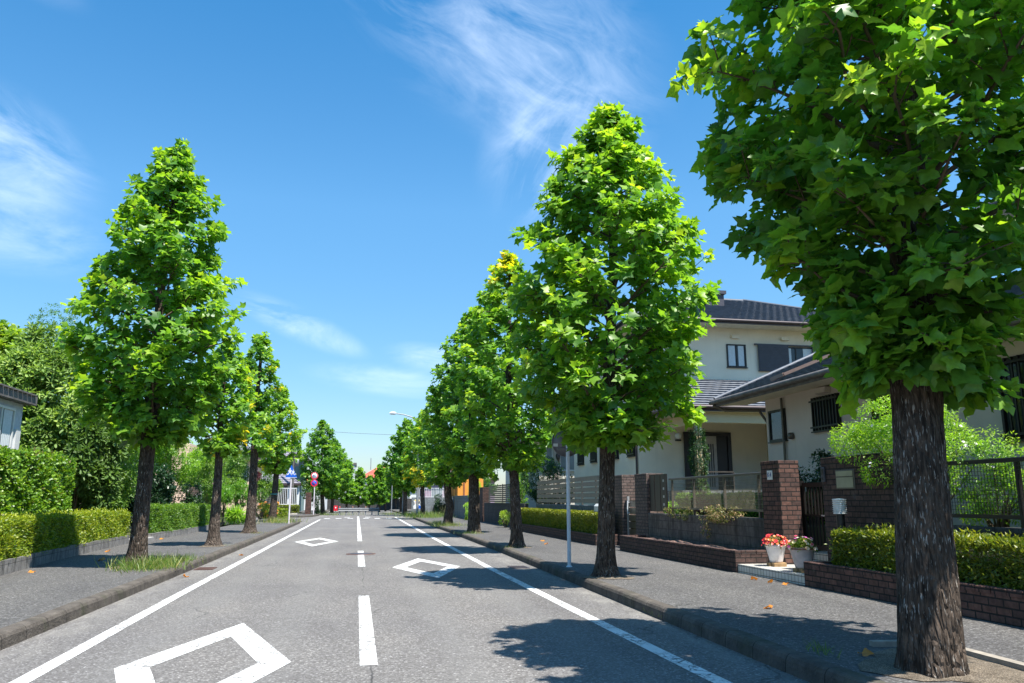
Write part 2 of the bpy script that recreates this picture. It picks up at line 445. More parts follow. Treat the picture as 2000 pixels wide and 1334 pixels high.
M['rooftile'] = rooftile_mat('grey_roof_tile', (0.066, 0.079, 0.102))
M['rooftileP'] = rooftile_mat('mauve_roof_tile', (0.21, 0.15, 0.165), 0.6)
M['rooftileG'] = rooftile_mat('slate_roof', (0.20, 0.19, 0.23), 0.6)
M['roofR'] = rooftile_mat('red_roof', (0.55, 0.10, 0.07), 0.6)
M['fascia'] = simple('brown_fascia', (0.060, 0.040, 0.040), 0.45)
M['fascia_grey'] = simple('weathered_fascia', (0.115, 0.105, 0.10), 0.7, 0, 0.35, 5)
M['alu_brown'] = simple('bronze_aluminium', (0.11, 0.095, 0.080), 0.35, 0.35)
M['alu_dark'] = simple('black_aluminium', (0.018, 0.016, 0.015), 0.4, 0.2)
M['alu_taupe'] = simple('taupe_slat', (0.235, 0.195, 0.165), 0.5)
M['alu_silver'] = simple('silver_aluminium', (0.52, 0.53, 0.55), 0.35, 0.5)
M['mesh_tan'] = simple('tan_mesh', (0.22, 0.20, 0.15), 0.5, 0.1)
M['mesh_dark'] = simple('dark_mesh', (0.035, 0.033, 0.030), 0.5, 0.1)
M['steel'] = simple('galvanised_steel', (0.26, 0.275, 0.29), 0.5, 0.3, 0.15, 3)
M['rail'] = simple('weathered_rail', (0.17, 0.18, 0.19), 0.55, 0.2, 0.2, 3)
M['pole_white'] = simple('pole_white_paint', (0.62, 0.66, 0.70), 0.4, 0, 0.06, 3)
M['pole_pink'] = simple('pole_pale_paint', (0.66, 0.60, 0.64), 0.4, 0, 0.06, 3)
M['sign_back'] = simple('sign_back_grey', (0.17, 0.165, 0.175), 0.5, 0.2)
M['sign_back_lip'] = simple('sign_back_band', (0.24, 0.235, 0.24), 0.45, 0.3)
M['sign_blue'] = simple('sign_blue', (0.008, 0.10, 0.52), 0.35, 0, 0.05)
M['sign_white'] = simple('sign_white', (0.75, 0.75, 0.75), 0.35, 0, 0.04)
M['sign_red'] = simple('sign_red', (0.60, 0.012, 0.03), 0.35, 0, 0.05)
M['sign_navy'] = simple('sign_navy', (0.01, 0.06, 0.25), 0.35, 0, 0.05)
M['white_plastic'] = simple('white_plastic', (0.62, 0.63, 0.63), 0.4, 0, 0.06)
M['pot'] = simple('white_pot', (0.66, 0.61, 0.60), 0.5, 0, 0.12, 9)
M['pot2'] = simple('pinkish_pot', (0.56, 0.46, 0.43), 0.6, 0, 0.2, 9)
M['rust'] = simple('terracotta_rim', (0.26, 0.12, 0.07), 0.8, 0, 0.4, 12)
M['wood'] = simple('wood_block', (0.30, 0.19, 0.09), 0.8, 0, 0.3, 9)
M['iron'] = simple('cast_iron', (0.085, 0.075, 0.085), 0.55, 0.5, 0.25, 14)
M['iron_rust'] = simple('rusty_grate', (0.10, 0.055, 0.045), 0.8, 0.2, 0.35, 14)
M['glass'] = glass_mat('window_glass')
M['glass_pale'] = glass_mat('pale_window_glass', (0.16, 0.19, 0.21))
M['curtain'] = simple('net_curtain', (0.58, 0.62, 0.64), 0.9, 0, 0.1, 20)
M['shutter'] = simple('grey_shutter', (0.055, 0.052, 0.065), 0.5)
M['door_dark'] = simple('dark_door', (0.018, 0.014, 0.016), 0.4)
M['door_pale'] = simple('pale_door_panel', (0.42, 0.37, 0.34), 0.45)
M['globe'] = simple('opal_globe', (0.72, 0.70, 0.66), 0.25, 0, 0.03)
M['yellow'] = simple('yellow_paint', (0.70, 0.55, 0.12), 0.5)
M['skin'] = simple('board_cream', (0.62, 0.50, 0.40), 0.6)
M['tile'] = tile_mat('white_step_tile')
M['ivy'] = leaf_mat('ivy_leaf', [(0, (0.012, 0.045, 0.012)), (0.7, (0.035, 0.10, 0.018)), (1, (0.14, 0.24, 0.03))], 0.3)
M['pine'] = leaf_mat('pine_needle', [(0, (0.04, 0.085, 0.03)), (1, (0.12, 0.17, 0.06))], 0.2)
M['cone_green'] = leaf_mat('clipped_conifer', [(0, (0.05, 0.15, 0.012)), (0.6, (0.12, 0.27, 0.015)), (1, (0.2, 0.36, 0.02))], 0.35)


# ------------------------------------------------------------------ object helpers
def wloc(o):
    v = Vector((0, 0, 0))
    while o is not None:
        v = v + o.location
        o = o.parent
    return v


def tag(o, label=None, cat=None, group=None, kind=None):
    if label: o['label'] = label
    if cat: o['category'] = cat
    if group: o['group'] = group
    if kind: o['kind'] = kind
    return o


def thing(name, loc, label, cat, group=None):
    o = bpy.data.objects.new(name, None)
    o.empty_display_size = 0.2
    col.objects.link(o)
    o.location = loc
    return tag(o, label, cat, group)


def dup(root, loc, rotz=0.0, label=None, group=None, scale=1.0):
    r = root.copy()
    col.objects.link(r)
    r.location = loc
    r.rotation_euler = (0, 0, rotz)
    r.scale = (scale,) * 3
    if label: r['label'] = label
    if group: r['group'] = group
    for ch in list(root.children):
        c = ch.copy()
        col.objects.link(c)
        c.parent = r
        for g in list(ch.children):
            d = g.copy()
            col.objects.link(d)
            d.parent = c
    return r


class MB:
    """collects faces in world coordinates; build() makes ONE mesh object"""
    def __init__(s):
        s.v = []; s.f = []; s.mi = []; s.cur = 0; s.sm = []; s.smooth = False

    def face(s, pts):
        i = len(s.v)
        s.v.extend([tuple(p) for p in pts])
        s.f.append(tuple(range(i, i + len(pts)))); s.mi.append(s.cur); s.sm.append(s.smooth)

    def add(s, verts, faces):
        i = len(s.v)
        s.v.extend([tuple(p) for p in verts])
        for f in faces:
            s.f.append(tuple(i + k for k in f)); s.mi.append(s.cur); s.sm.append(s.smooth)
        return s

    def box(s, x0, x1, y0, y1, z0, z1, b=0.0):
        if x0 > x1: x0, x1 = x1, x0
        if y0 > y1: y0, y1 = y1, y0
        if z0 > z1: z0, z1 = z1, z0
        if b <= 0:
            v = [(x0, y0, z0), (x1, y0, z0), (x1, y1, z0), (x0, y1, z0), (x0, y0, z1), (x1, y0, z1), (x1, y1, z1), (x0, y1, z1)]
            s.add(v, [(3, 2, 1, 0), (4, 5, 6, 7), (0, 1, 5, 4), (1, 2, 6, 5), (2, 3, 7, 6), (3, 0, 4, 7)])
            return s
        b = min(b, (x1 - x0) / 2.01, (y1 - y0) / 2.01, (z1 - z0) / 2.01)
        # chamfered vertical edges and top
        def ring(z, i):
            return [(x0 + b + i, y0 + i, z), (x1 - b - i, y0 + i, z), (x1 - i, y0 + b + i, z), (x1 - i, y1 - b - i, z),
                    (x1 - b - i, y1 - i, z), (x0 + b + i, y1 - i, z), (x0 + i, y1 - b - i, z), (x0 + i, y0 + b + i, z)]
        rs = [ring(z0, 0), ring(z1 - b, 0), ring(z1, b * 0.8)]
        v = rs[0] + rs[1] + rs[2]
        f = [tuple(range(7, -1, -1)), tuple(range(16, 24))]
        for k in range(2):
            for i in range(8):
                j = (i + 1) % 8
                f.append((k * 8 + i, k * 8 + j, k * 8 + 8 + j, k * 8 + 8 + i))
        s.add(v, f)
        return s

    def bar(s, a, b, w, h=None, up=(0, 0, 1)):
        """box beam from a to b, section w x h"""
        h = h or w
        a = Vector(a); b = Vector(b)
        d = (b - a).normalized()
        u = Vector(up)
        if abs(d.dot(u)) > 0.98: u = Vector((0, 1, 0))
        x = d.cross(u).normalized(); y = x.cross(d)
        v = []
        for p in (a, b):
            for i, j in ((-1, -1), (1, -1), (1, 1), (-1, 1)):
                v.append(p + x * (w / 2 * i) + y * (h / 2 * j))
        s.add(v, [(3, 2, 1, 0), (4, 5, 6, 7), (0, 1, 5, 4), (1, 2, 6, 5), (2, 3, 7, 6), (3, 0, 4, 7)])
        return s

    def tube(s, pts, rad, n=8, cap=True):
        pts = [Vector(p) for p in pts]
        if not hasattr(rad, '__len__'): rad = [rad] * len(pts)
        vs = []
        sm = s.smooth; s.smooth = True
        x = None
        for i, p in enumerate(pts):
            d = (pts[min(i + 1, len(pts) - 1)] - pts[max(i - 1, 0)]).normalized()
            if x is None:
                u = Vector((0, 0, 1)) if abs(d.z) < 0.9 else Vector((0, 1, 0))
                x = d.cross(u).normalized()
            else:
                x = (x - d * x.dot(d)).normalized()
            y = d.cross(x)
            for k in range(n):
                a = 2 * math.pi * k / n
                vs.append(p + x * (rad[i] * math.cos(a)) + y * (rad[i] * math.sin(a)))
        f = []
        for i in range(len(pts) - 1):
            for k in range(n):
                j = (k + 1) % n
                f.append((i * n + k, i * n + j, (i + 1) * n + j, (i + 1) * n + k))
        s.add(vs, f)
        s.smooth = sm
        if cap:
            s.face(vs[:n][::-1]); s.face(vs[-n:])
        return s

    def lathe(s, c, prof, n=20, axis='z'):
        c = Vector(c)
        vs = []
        sm = s.smooth; s.smooth = True
        for r, h in prof:
            for k in range(n):
                a = 2 * math.pi * k / n
                if axis == 'z': o = Vector((r * math.cos(a), r * math.sin(a), h))
                elif axis == 'y': o = Vector((r * math.cos(a), h, r * math.sin(a)))
                else: o = Vector((h, r * math.cos(a), r * math.sin(a)))
                vs.append(c + o)
        f = []
        for i in range(len(prof) - 1):
            for k in range(n):
                j = (k + 1) % n
                f.append((i * n + k, i * n + j, (i + 1) * n + j, (i + 1) * n + k))
        s.add(vs, f)
        s.smooth = sm
        return s

    def prism(s, poly, y0, y1):
        """polygon of (x, z) extruded along y"""
        n = len(poly)
        v = [(x, y0, z) for x, z in poly] + [(x, y1, z) for x, z in poly]
        f = [tuple(range(n)), tuple(range(2 * n - 1, n - 1, -1))]
        for i in range(n):
            j = (i + 1) % n
            f.append((i, n + i, n + j, j))
        s.add(v, f)
        return s

    def build(s, name, mats, parent=None, kind=None):
        if not isinstance(mats, (list, tuple)): mats = [mats]
        v = np.array([tuple(p) for p in s.v], dtype=float)
        if parent is not None:
            o0 = wloc(parent)
        else:
            o0 = Vector(((v[:, 0].min() + v[:, 0].max()) / 2, (v[:, 1].min() + v[:, 1].max()) / 2, v[:, 2].min()))
            if kind == 'structure': o0 = Vector((0, 0, 0))
        v = v - np.array(o0)
        me = bpy.data.meshes.new(name)
        me.from_pydata(v.tolist(), [], s.f)
        for m in mats: me.materials.append(m)
        me.polygons.foreach_set('material_index', s.mi)
        me.polygons.foreach_set('use_smooth', s.sm)
        me.update()
        o = bpy.data.objects.new(name, me)
        col.objects.link(o)
        if parent is not None: o.parent = parent
        else: o.location = o0
        if kind: o['kind'] = kind
        return o


def tri_mesh(name, V, F, hue, mats, parent=None, extra=None, kind=None):
    """fast mesh from arrays: V (n,3) world, F (m,3) triangles, hue per triangle; extra = MB with material index 1"""
    if extra is not None and extra.v:
        ev = np.array([tuple(p) for p in extra.v]); ef = []
        for f in extra.f:
            for k in range(1, len(f) - 1): ef.append((f[0], f[k], f[k + 1]))
        ef = np.array(ef) + len(V)
        mi = np.concatenate([np.zeros(len(F), int), np.ones(len(ef), int)])
        V = np.vstack([V, ev]); F = np.vstack([F, ef]); hue = np.concatenate([hue, np.zeros(len(ef))])
    else:
        mi = np.zeros(len(F), int)
    if parent is not None: o0 = np.array(wloc(parent))
    else: o0 = np.array([V[:, 0].mean(), V[:, 1].mean(), V[:, 2].min()])
    V = V - o0
    me = bpy.data.meshes.new(name)
    me.vertices.add(len(V)); me.vertices.foreach_set('co', V.astype(np.float32).ravel())
    me.loops.add(F.size); me.loops.foreach_set('vertex_index', F.astype(np.int32).ravel())
    me.polygons.add(len(F)); me.polygons.foreach_set('loop_start', (np.arange(len(F)) * 3).astype(np.int32))
    me.polygons.foreach_set('material_index', mi.astype(np.int32))
    a = me.attributes.new('hue', 'FLOAT', 'FACE'); a.data.foreach_set('value', hue.astype(np.float32))
    for m in (mats if isinstance(mats, (list, tuple)) else [mats]): me.materials.append(m)
    me.update(calc_edges=True)
    o = bpy.data.objects.new(name, me)
    col.objects.link(o)
    if parent is not None: o.parent = parent
    else: o.location = o0
    if kind: o['kind'] = kind
    return o


# ------------------------------------------------------------------ leaves
def half(ptsR, trisR, mid):
    """symmetric leaf: right half points (x,y,z) plus midrib points, returns V,F"""
    V = [*mid]; F = []
    nm = len(mid)
    n = len(ptsR)
    V += ptsR + [(-x, y, z) for x, y, z in ptsR]
    for a, b, c in trisR:
        F.append((a, b, c))
        F.append(tuple(k if k < nm else k + n for k in (a, c, b)))
    return np.array(V, float), np.array(F, int)


def tulip_leaf(fold=0.10, droop=0.10):
    mid = [(0, 0, 0), (0, 0.40, 0.02), (0, 0.70, -droop)]
    f = fold
    P = [(0.20, -0.06, f * 0.5), (0.40, 0.02, f), (0.55, 0.16, f * 0.9 - 0.05), (0.45, 0.28, f), (0.36, 0.42, f * 0.8),
         (0.46, 0.56, f * 0.7 - droop * .5), (0.47, 0.88, f * 0.4 - droop * 1.3), (0.24, 0.80, f * 0.4 - droop)]
    T = [(0, 3, 4), (0, 4, 5), (0, 5, 6), (0, 6, 7), (0, 7, 1), (1, 7, 8), (1, 8, 9), (1, 9, 10), (1, 10, 2)]
    return half(P, T, mid)


LEAF_HI = [tulip_leaf(0.10, 0.10), tulip_leaf(0.22, 0.02), tulip_leaf(-0.05, 0.24), tulip_leaf(0.34, 0.18), tulip_leaf(0.16, -0.10)]
_mid = [(0, 0, 0), (0, 0.66, -0.04)]
LEAF_MID = [half([(0.30, -0.05, 0.06), (0.54, 0.16, 0.06), (0.36, 0.40, 0.08), (0.46, 0.84, -0.04)], [(0, 2, 3), (0, 3, 4), (0, 4, 1), (1, 4, 5)], _mid),
            half([(0.28, -0.02, -0.03), (0.52, 0.20, -0.10), (0.36, 0.42, 0.0), (0.44, 0.82, -0.16)], [(0, 2, 3), (0, 3, 4), (0, 4, 1), (1, 4, 5)], _mid)]
LEAF_LOW = [(np.array([(0, 0, 0), (0.5, 0.3, 0.08), (0, 0.85, -0.05), (-0.5, 0.3, 0.08)]), np.array([(0, 1, 2), (0, 2, 3)])),
            (np.array([(0, -0.05, 0), (0.52, 0.15, 0.0), (0.42, 0.8, -0.1), (-0.42, 0.8, -0.02), (-0.52, 0.15, 0.1)]), np.array([(0, 1, 2), (0, 2, 3), (0, 3, 4)]))]
LEAF_OVAL = [(np.array([(0, 0, 0), (0.22, 0.35, 0.05), (0.0, 1.0, -0.06), (-0.22, 0.35, 0.05)]), np.array([(0, 1, 2), (0, 2, 3)]))]
LEAF_LONG = [half([(0.10, 0.25, 0.03), (0.155, 0.6, 0.0), (0.09, 0.88, -0.05)], [(0, 2, 3), (0, 3, 1), (1, 3, 4)], [(0, 0, 0), (0, 1.0, -0.12)])]
LEAF_NEEDLE = [(np.array([(-0.05, 0, 0), (0.05, 0, 0), (0.03, 1, -0.05), (-0.03, 1, -0.05)]), np.array([(0, 1, 2), (0, 2, 3)]))]
LEAF_SPRAY = [(np.array([(0, 0, 0), (0.3, 0.4, 0.02), (0.12, 0.55, 0), (0.22, 0.95, -0.05), (0, 1.1, -0.05), (-0.22, 0.9, -0.05), (-0.12, 0.55, 0), (-0.3, 0.45, 0.02)]),
               np.array([(0, 1, 2), (0, 2, 6), (0, 6, 7), (2, 3, 4), (2, 4, 6), (4, 5, 6)]))]


def nrm(a):
    return a / np.maximum(np.linalg.norm(a, axis=1, keepdims=True), 1e-9)


def place_leaves(P, D, N, S, hue, templates):
    """returns V, F, hue-per-triangle"""
    D = nrm(D)
    N = N - D * (N * D).sum(1, keepdims=True)
    N = nrm(N)
    X = np.cross(D, N)
    Vs, Fs, Hs = [], [], []
    off = 0
    k = rng.integers(0, len(templates), len(P))
    for ti, (tv, tf) in enumerate(templates):
        q = np.where(k == ti)[0]
        if len(q) == 0: continue
        s = S[q, None, None]
        tj = tv[None] + rng.normal(0, 0.035, (len(q), len(tv), 3)) * (len(tv) > 5)     # no two leaves alike
        V = P[q, None, :] + s * (tj[:, :, 0:1] * X[q, None, :] + tj[:, :, 1:2] * D[q, None, :] + tj[:, :, 2:3] * N[q, None, :])
        n, m = len(q), len(tv)
        F = tf[None] + (np.arange(n) * m)[:, None, None] + off
        Vs.append(V.reshape(-1, 3)); Fs.append(F.reshape(-1, 3)); Hs.append(np.repeat(hue[q], len(tf)))
        off += n * m
    return np.vstack(Vs), np.vstack(Fs), np.concatenate(Hs)


def rosettes(sp, sd, per, size, hue0, templates, pet=0.08, droop=0.25, hjit=0.10, upw=0.7, spread=0.9):
    """leaves around shoot tips: sp positions (n,3), sd shoot directions (n,3), hue0 per shoot"""
    n = len(sp)
    sd = nrm(sd)
    u = nrm(np.cross(sd, rng.normal(size=(n, 3))))
    v = np.cross(sd, u)
    idx = np.repeat(np.arange(n), per)
    k = np.tile(np.arange(per), n)
    a = k * 2.4 + np.repeat(rng.uniform(0, 6.28, n), per) + rng.normal(0, 0.25, n * per)
    r = u[idx] * np.cos(a)[:, None] + v[idx] * np.sin(a)[:, None]
    s = sd[idx]
    frac = (k / max(1, per - 1))
    tip = r * spread * (0.55 + 0.6 * frac)[:, None] + s * (1.0 - 0.9 * frac)[:, None] + rng.normal(0, 0.2, (n * per, 3))
    tip[:, 2] -= droop * (0.3 + frac)
    S = size * rng.uniform(0.50, 1.18, n * per) * (0.75 + 0.4 * frac)
    base = sp[idx] + s * ((1 - frac) * 0.10 - 0.10)[:, None] * (size / 0.17) + nrm(r + s * 0.6) * (pet * rng.uniform(0.5, 1.2, n * per))[:, None]
    N = np.zeros((n * per, 3)); N[:, 2] = upw
    N = N + s * 0.55 + rng.normal(0, 0.34, (n * per, 3))
    hue = np.clip(hue0[idx] + rng.normal(0, hjit, n * per) - 0.10 * frac, 0, 0.91)
    yl = hue0[idx] > 0.95
    hue[yl] = np.clip(hue0[idx][yl] + rng.normal(0, 0.03, yl.sum()), 0.90, 1.0)
    return place_leaves(base, tip, N, S, hue, templates)


PROF = (np.array([0, 0.05, 0.12, 0.22, 0.40, 0.58, 0.74, 0.88, 0.96, 1.0]), np.array([0.34, 0.62, 0.85, 0.97, 1.0, 0.86, 0.63, 0.36, 0.18, 0.07]))


def tulip_tree(base, top, rad, crown0, label, cx=0.0, cy=0.0, trunk_r=0.16, limbs=56, per=8, size=0.165, lod=1, seed=0, prof=PROF,
               yellow=0.0, ytop=0.0, bark='bark', twigs=True, trunk_top=None, hue_mean=0.5, clump=1.0, lean=None, flare=1.6, name='tulip_tree', gnarl=0.0, fill=0.55, group='tulip trees along the street'):
    """base (x,y,z); top/crown0 absolute z; cx,cy crown centre offset"""
    global rng
    rng = np.random.default_rng(1000 + seed)
    bx, by, bz = base
    root = thing(name, base, label, 'tree', group)
    H = top - bz
    # ---- trunk
    tm = MB()
    nseg = 190 if lod == 0 else (40 if lod == 1 else 14)
    nr = 110 if lod == 0 else (30 if lod == 1 else 8)
    zs = np.concatenate([[-0.06, 0.0, 0.05, 0.12, 0.22, 0.38], np.linspace(0.6, H * 0.93, nseg)])
    rings = []
    ph = rng.uniform(0, 6.28, 5)
    lx, ly = lean or (0.0, 0.0)
    for z in zs:
        tt = max(0.0, z) / H
        fl = 1 + (flare - 1) * math.exp(-max(0, z) / 0.16)
        cxx = cx * min(1, tt * 1.6) + lx * max(0, z) + 0.05 * math.sin(z * 0.9 + ph[0]) * tt + gnarl * math.exp(-((z - 0.95) / 0.35) ** 2)
        cyy = cy * min(1, tt * 1.6) + ly * max(0, z) + 0.05 * math.sin(z * 0.8 + ph[1]) * tt
        rr = trunk_r * (1 - 0.82 * tt ** 0.85) * fl * (1.0 + 0.1 * math.exp(-((z - (crown0 - bz)) / 0.35) ** 2))
        ring = []
        for k in range(nr):
            a = 2 * math.pi * k / nr
            w_ = 1 + 0.05 * math.sin(3 * a + ph[2] + z * 0.5) + 0.035 * math.sin(5 * a + ph[3] - z * 0.8)
            w_ += (0.09 * math.sin(5 * a + ph[4]) + 0.05 * math.sin(8 * a + ph[1])) * math.exp(-max(0, z) / 0.12)
            if lod < 2:
                q = Vector((math.cos(a) * rr * 15, math.sin(a) * rr * 15, z * 2.8 + seed))
                w_ += (0.055 if lod == 0 else 0.04) * (1 - 2 * abs(pnoise(q * 1.9))) + 0.05 * pnoise(q * 0.55) + 0.025 * pnoise(q * 4.2)
            ring.append((bx + cxx + rr * w_ * math.cos(a), by + cyy + rr * w_ * math.sin(a), bz + z))
        rings.append(ring)
    vs = [p for r_ in rings for p in r_]
    fs = []
    for i in range(len(rings) - 1):
        for k in range(nr):
            j = (k + 1) % nr
            fs.append((i * nr + k, i * nr + j, (i + 1) * nr + j, (i + 1) * nr + k))
    tm.smooth = True
    tm.add(vs, fs)
    tm.build('trunk', M[bark], root)

    # ---- limbs, twigs, shoots
    lm = MB()
    sp, sd, hu = [], [], []
    ch = top - crown0
    def axis(z):
        tt = (z - bz) / H
        return np.array([bx + cx * min(1, tt * 1.6) + lx * (z - bz), by + cy * min(1, tt * 1.6) + ly * (z - bz), z])
    for i in range(limbs):
        t = (i + 0.5 + rng.uniform(-0.5, 0.5)) / limbs
        t = t ** 0.92
        r = rad * np.interp(t, *prof) * rng.uniform(0.84, 1.10)
        az = i * 2.39996 + rng.normal(0, 0.25)
        ztip = crown0 + ch * t
        rise = r * (0.55 if t > 0.12 else 0.0)
        zst = max(crown0 + 0.02 - 0.25 * (t < 0.1), ztip - rise)
        zst = min(zst, bz + H * 0.92)
        a0 = axis(zst)
        ctr = axis(ztip)
        tip = np.array([ctr[0] + r * math.cos(az), ctr[1] + r * math.sin(az), ztip - (0.25 if t < 0.12 else 0.0)])
        mid = a0 * 0.45 + tip * 0.55; mid[2] += 0.10 * r * (1 if t > 0.1 else 1.6)
        pts = []
        for q in np.linspace(0, 1, 6):
            pts.append((1 - q) ** 2 * a0 + 2 * q * (1 - q) * mid + q * q * tip)
        pts = np.array(pts)
        pts[1:-1] += rng.normal(0, 0.03, (4, 3))
        rl = 0.010 + (0.013 if lod == 0 else 0.018) * r * (1 - t * 0.5)
        if lod <= 1: lm.tube([tuple(p) for p in pts], list(np.linspace(rl, 0.006, 6)), 6 if lod == 0 else 5, cap=False)
        hl = hue_mean + rng.normal(0, 0.10)
        ntw = max(2, int(round(r * 5.0 * clump)))
        for k in range(ntw):
            q = 0.30 + 0.70 * (k + rng.uniform(0, 1)) / ntw
            p = (1 - q) ** 2 * a0 + 2 * q * (1 - q) * mid + q * q * tip
            tang = nrm(((tip - mid) * q + (mid - a0) * (1 - q))[None])[0]
            side = np.array([-math.sin(az), math.cos(az), 0]) * (1 if k % 2 else -1)
            d = tang * 0.55 + side * rng.uniform(0.3, 1.0) + np.array([0, 0, rng.uniform(-0.25, 0.75)])
            d = d / np.linalg.norm(d)
            L = rng.uniform(0.16, 0.42) * (0.7 + 0.25 * min(r, 2.0))
            e = p + d * L
            if twigs and lod <= 1: lm.tube([tuple(p), tuple((p + e) / 2 + np.array([0, 0, 0.01])), tuple(e)], [0.008, 0.006, 0.004], 4, cap=False)
            out = e - axis(e[2])
            sdv = nrm((d * 0.6 + nrm(out[None])[0] * 0.5 + np.array([0, 0, 0.35]))[None])[0]
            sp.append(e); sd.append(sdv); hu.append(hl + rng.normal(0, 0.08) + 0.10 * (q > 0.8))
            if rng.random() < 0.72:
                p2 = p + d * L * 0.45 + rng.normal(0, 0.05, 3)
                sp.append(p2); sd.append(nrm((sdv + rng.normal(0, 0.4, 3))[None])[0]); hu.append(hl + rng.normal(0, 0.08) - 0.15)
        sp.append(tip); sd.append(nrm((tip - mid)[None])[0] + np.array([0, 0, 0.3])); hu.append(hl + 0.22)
    nf = int(len(sp) * fill)                               # short spur shoots between the limbs, denser low down
    for _ in range(nf):
        t = rng.uniform(0, 1) ** 1.35
        zz = crown0 - 0.1 + ch * t
        az = rng.uniform(0, 6.283)
        r = rad * np.interp(t, *prof) * math.sqrt(rng.uniform(0.12, 0.95))
        c_ = axis(zz)
        dv = np.array([math.cos(az), math.sin(az), 0.0])
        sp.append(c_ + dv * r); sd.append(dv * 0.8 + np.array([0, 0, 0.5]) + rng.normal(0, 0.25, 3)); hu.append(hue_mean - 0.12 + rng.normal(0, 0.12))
    for _ in range(3):                                     # leader
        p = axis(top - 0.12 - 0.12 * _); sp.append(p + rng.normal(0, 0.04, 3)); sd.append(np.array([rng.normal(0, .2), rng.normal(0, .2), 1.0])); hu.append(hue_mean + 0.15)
    sp = np.array(sp); sd = np.array(sd); hu = np.clip(np.array(hu), 0.02, 0.90)
    if yellow > 0: hu[rng.random(len(hu)) < yellow] = 0.965
    if ytop:
        zz = crown0 + ch * ytop[0]
        ang = np.arctan2(sp[:, 1] - by, sp[:, 0] - bx)
        hu[(np.abs(sp[:, 2] - zz) < ytop[1]) & (np.abs((ang - ytop[2] + math.pi) % (2 * math.pi) - math.pi) < ytop[3]) & (rng.random(len(hu)) < 0.5)] = 0.956
    tem = LEAF_HI if lod == 0 else (LEAF_MID if lod == 1 else LEAF_LOW)
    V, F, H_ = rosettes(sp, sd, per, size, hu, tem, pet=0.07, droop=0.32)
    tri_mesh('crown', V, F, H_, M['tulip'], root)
    if lm.v: lm.build('branches', M['twig'], root)
    return root


def bush(base, rx, ry, h, n, leaf, mat, label, cat='shrub', name='shrub', tem=LEAF_OVAL, per=7, z0=0.0, lobes=14, trunk=None, group=None, droop=0.2, hue=(0.5, 0.2), jit=1.0,
         flowers=None, stems=True, kind=None, upw=0.7, shellp=0.33, pet=0.03, core=True):
    """leafy shrub: lobed volume of rosettes above base + z0"""
    bx, by, bz = base
    root = thing(name, base, label, cat, group)
    c = np.array([bx, by, bz + z0 + h / 2])
    R3 = np.array([rx, ry, h / 2])
    # lobes on the ellipsoid
    lob = nrm(rng.normal(size=(lobes, 3))) * rng.uniform(0.35, 0.72, (lobes, 1))
    lr = rng.uniform(0.34, 0.52, lobes) * jit
    ns = max(20, n // per)
    li = rng.integers(0, lobes, ns)
    d = nrm(rng.normal(size=(ns, 3)) + nrm(lob[li]) * 0.8)
    p = lob[li] + d * (lr[li] * rng.uniform(0.15, 1, ns) ** shellp)[:, None]
    low = p[:, 2] < -0.92
    p[low, 2] = -0.92 + rng.uniform(0, 0.2, low.sum())
    hl = rng.normal(0, 0.12, lobes)
    hu = np.clip(hue[0] + hl[li] + rng.normal(0, hue[1] * 0.5, ns), 0.02, 0.93)
    sp = c + p * R3
    sd = d * np.array([1, 1, 0.8]) + np.array([0, 0, 0.35])
    V, F, H_ = rosettes(sp, sd, per, leaf, hu, tem, pet=pet, droop=droop, hjit=hue[1] * 0.5, upw=upw)
    tri_mesh('foliage', V, F, H_, mat, root, kind=None)
    if flowers:
        fm, fn, fs = flowers
        q = rng.choice(len(sp), min(fn, len(sp)), replace=False)
        P = np.repeat(sp[q] + nrm(sd[q]) * leaf * 0.5, 5, axis=0)
        a = np.tile(np.arange(5) * 1.2566, len(q)); N = np.repeat(nrm(sd[q]) + np.array([0, -0.3, 0.3]), 5, axis=0)
        u = nrm(np.cross(N, np.array([0.3, 0.2, 1.0]))); v = np.cross(nrm(N), u)
        D = u * np.cos(a)[:, None] + v * np.sin(a)[:, None]
        hh = np.repeat(rng.uniform(0, 1, len(q)), 5)
        V, F, H_ = place_leaves(P, D, N, np.full(len(P), fs), hh, [(np.array([(0, 0, 0), (0.35, 0.5, 0.1), (0.25, 0.95, 0.12), (-0.25, 0.95, 0.12), (-0.35, 0.5, 0.1)]), np.array([(0, 1, 2), (0, 2, 3), (0, 3, 4)]))])
        tri_mesh('blossoms', V, F, H_, fm, root)
    if stems:
        sm = MB()
        if trunk:
            sm.tube([(bx, by, bz - 0.05), (bx + 0.03, by, bz + z0 * 0.6), (bx - 0.02, by + 0.03, bz + z0 + h * 0.45)], [trunk, trunk * 0.85, trunk * 0.4], 8)
        k = min(16, max(5, lobes))
        for i in range(k):
            l_ = c + lob[i % lobes] * R3
            s0 = np.array([bx + rng.normal(0, 0.04), by + rng.normal(0, 0.04), bz + (z0 * 0.7 if trunk else -0.02)])
            m_ = (s0 + l_) / 2 + rng.normal(0, 0.05, 3)
            sm.tube([tuple(s0), tuple(m_), tuple(l_)], [0.022 + 0.01 * bool(trunk), 0.014, 0.006], 5, cap=False)
        sm.build('trunk' if trunk else 'stems', M['twig'], root)
    return root


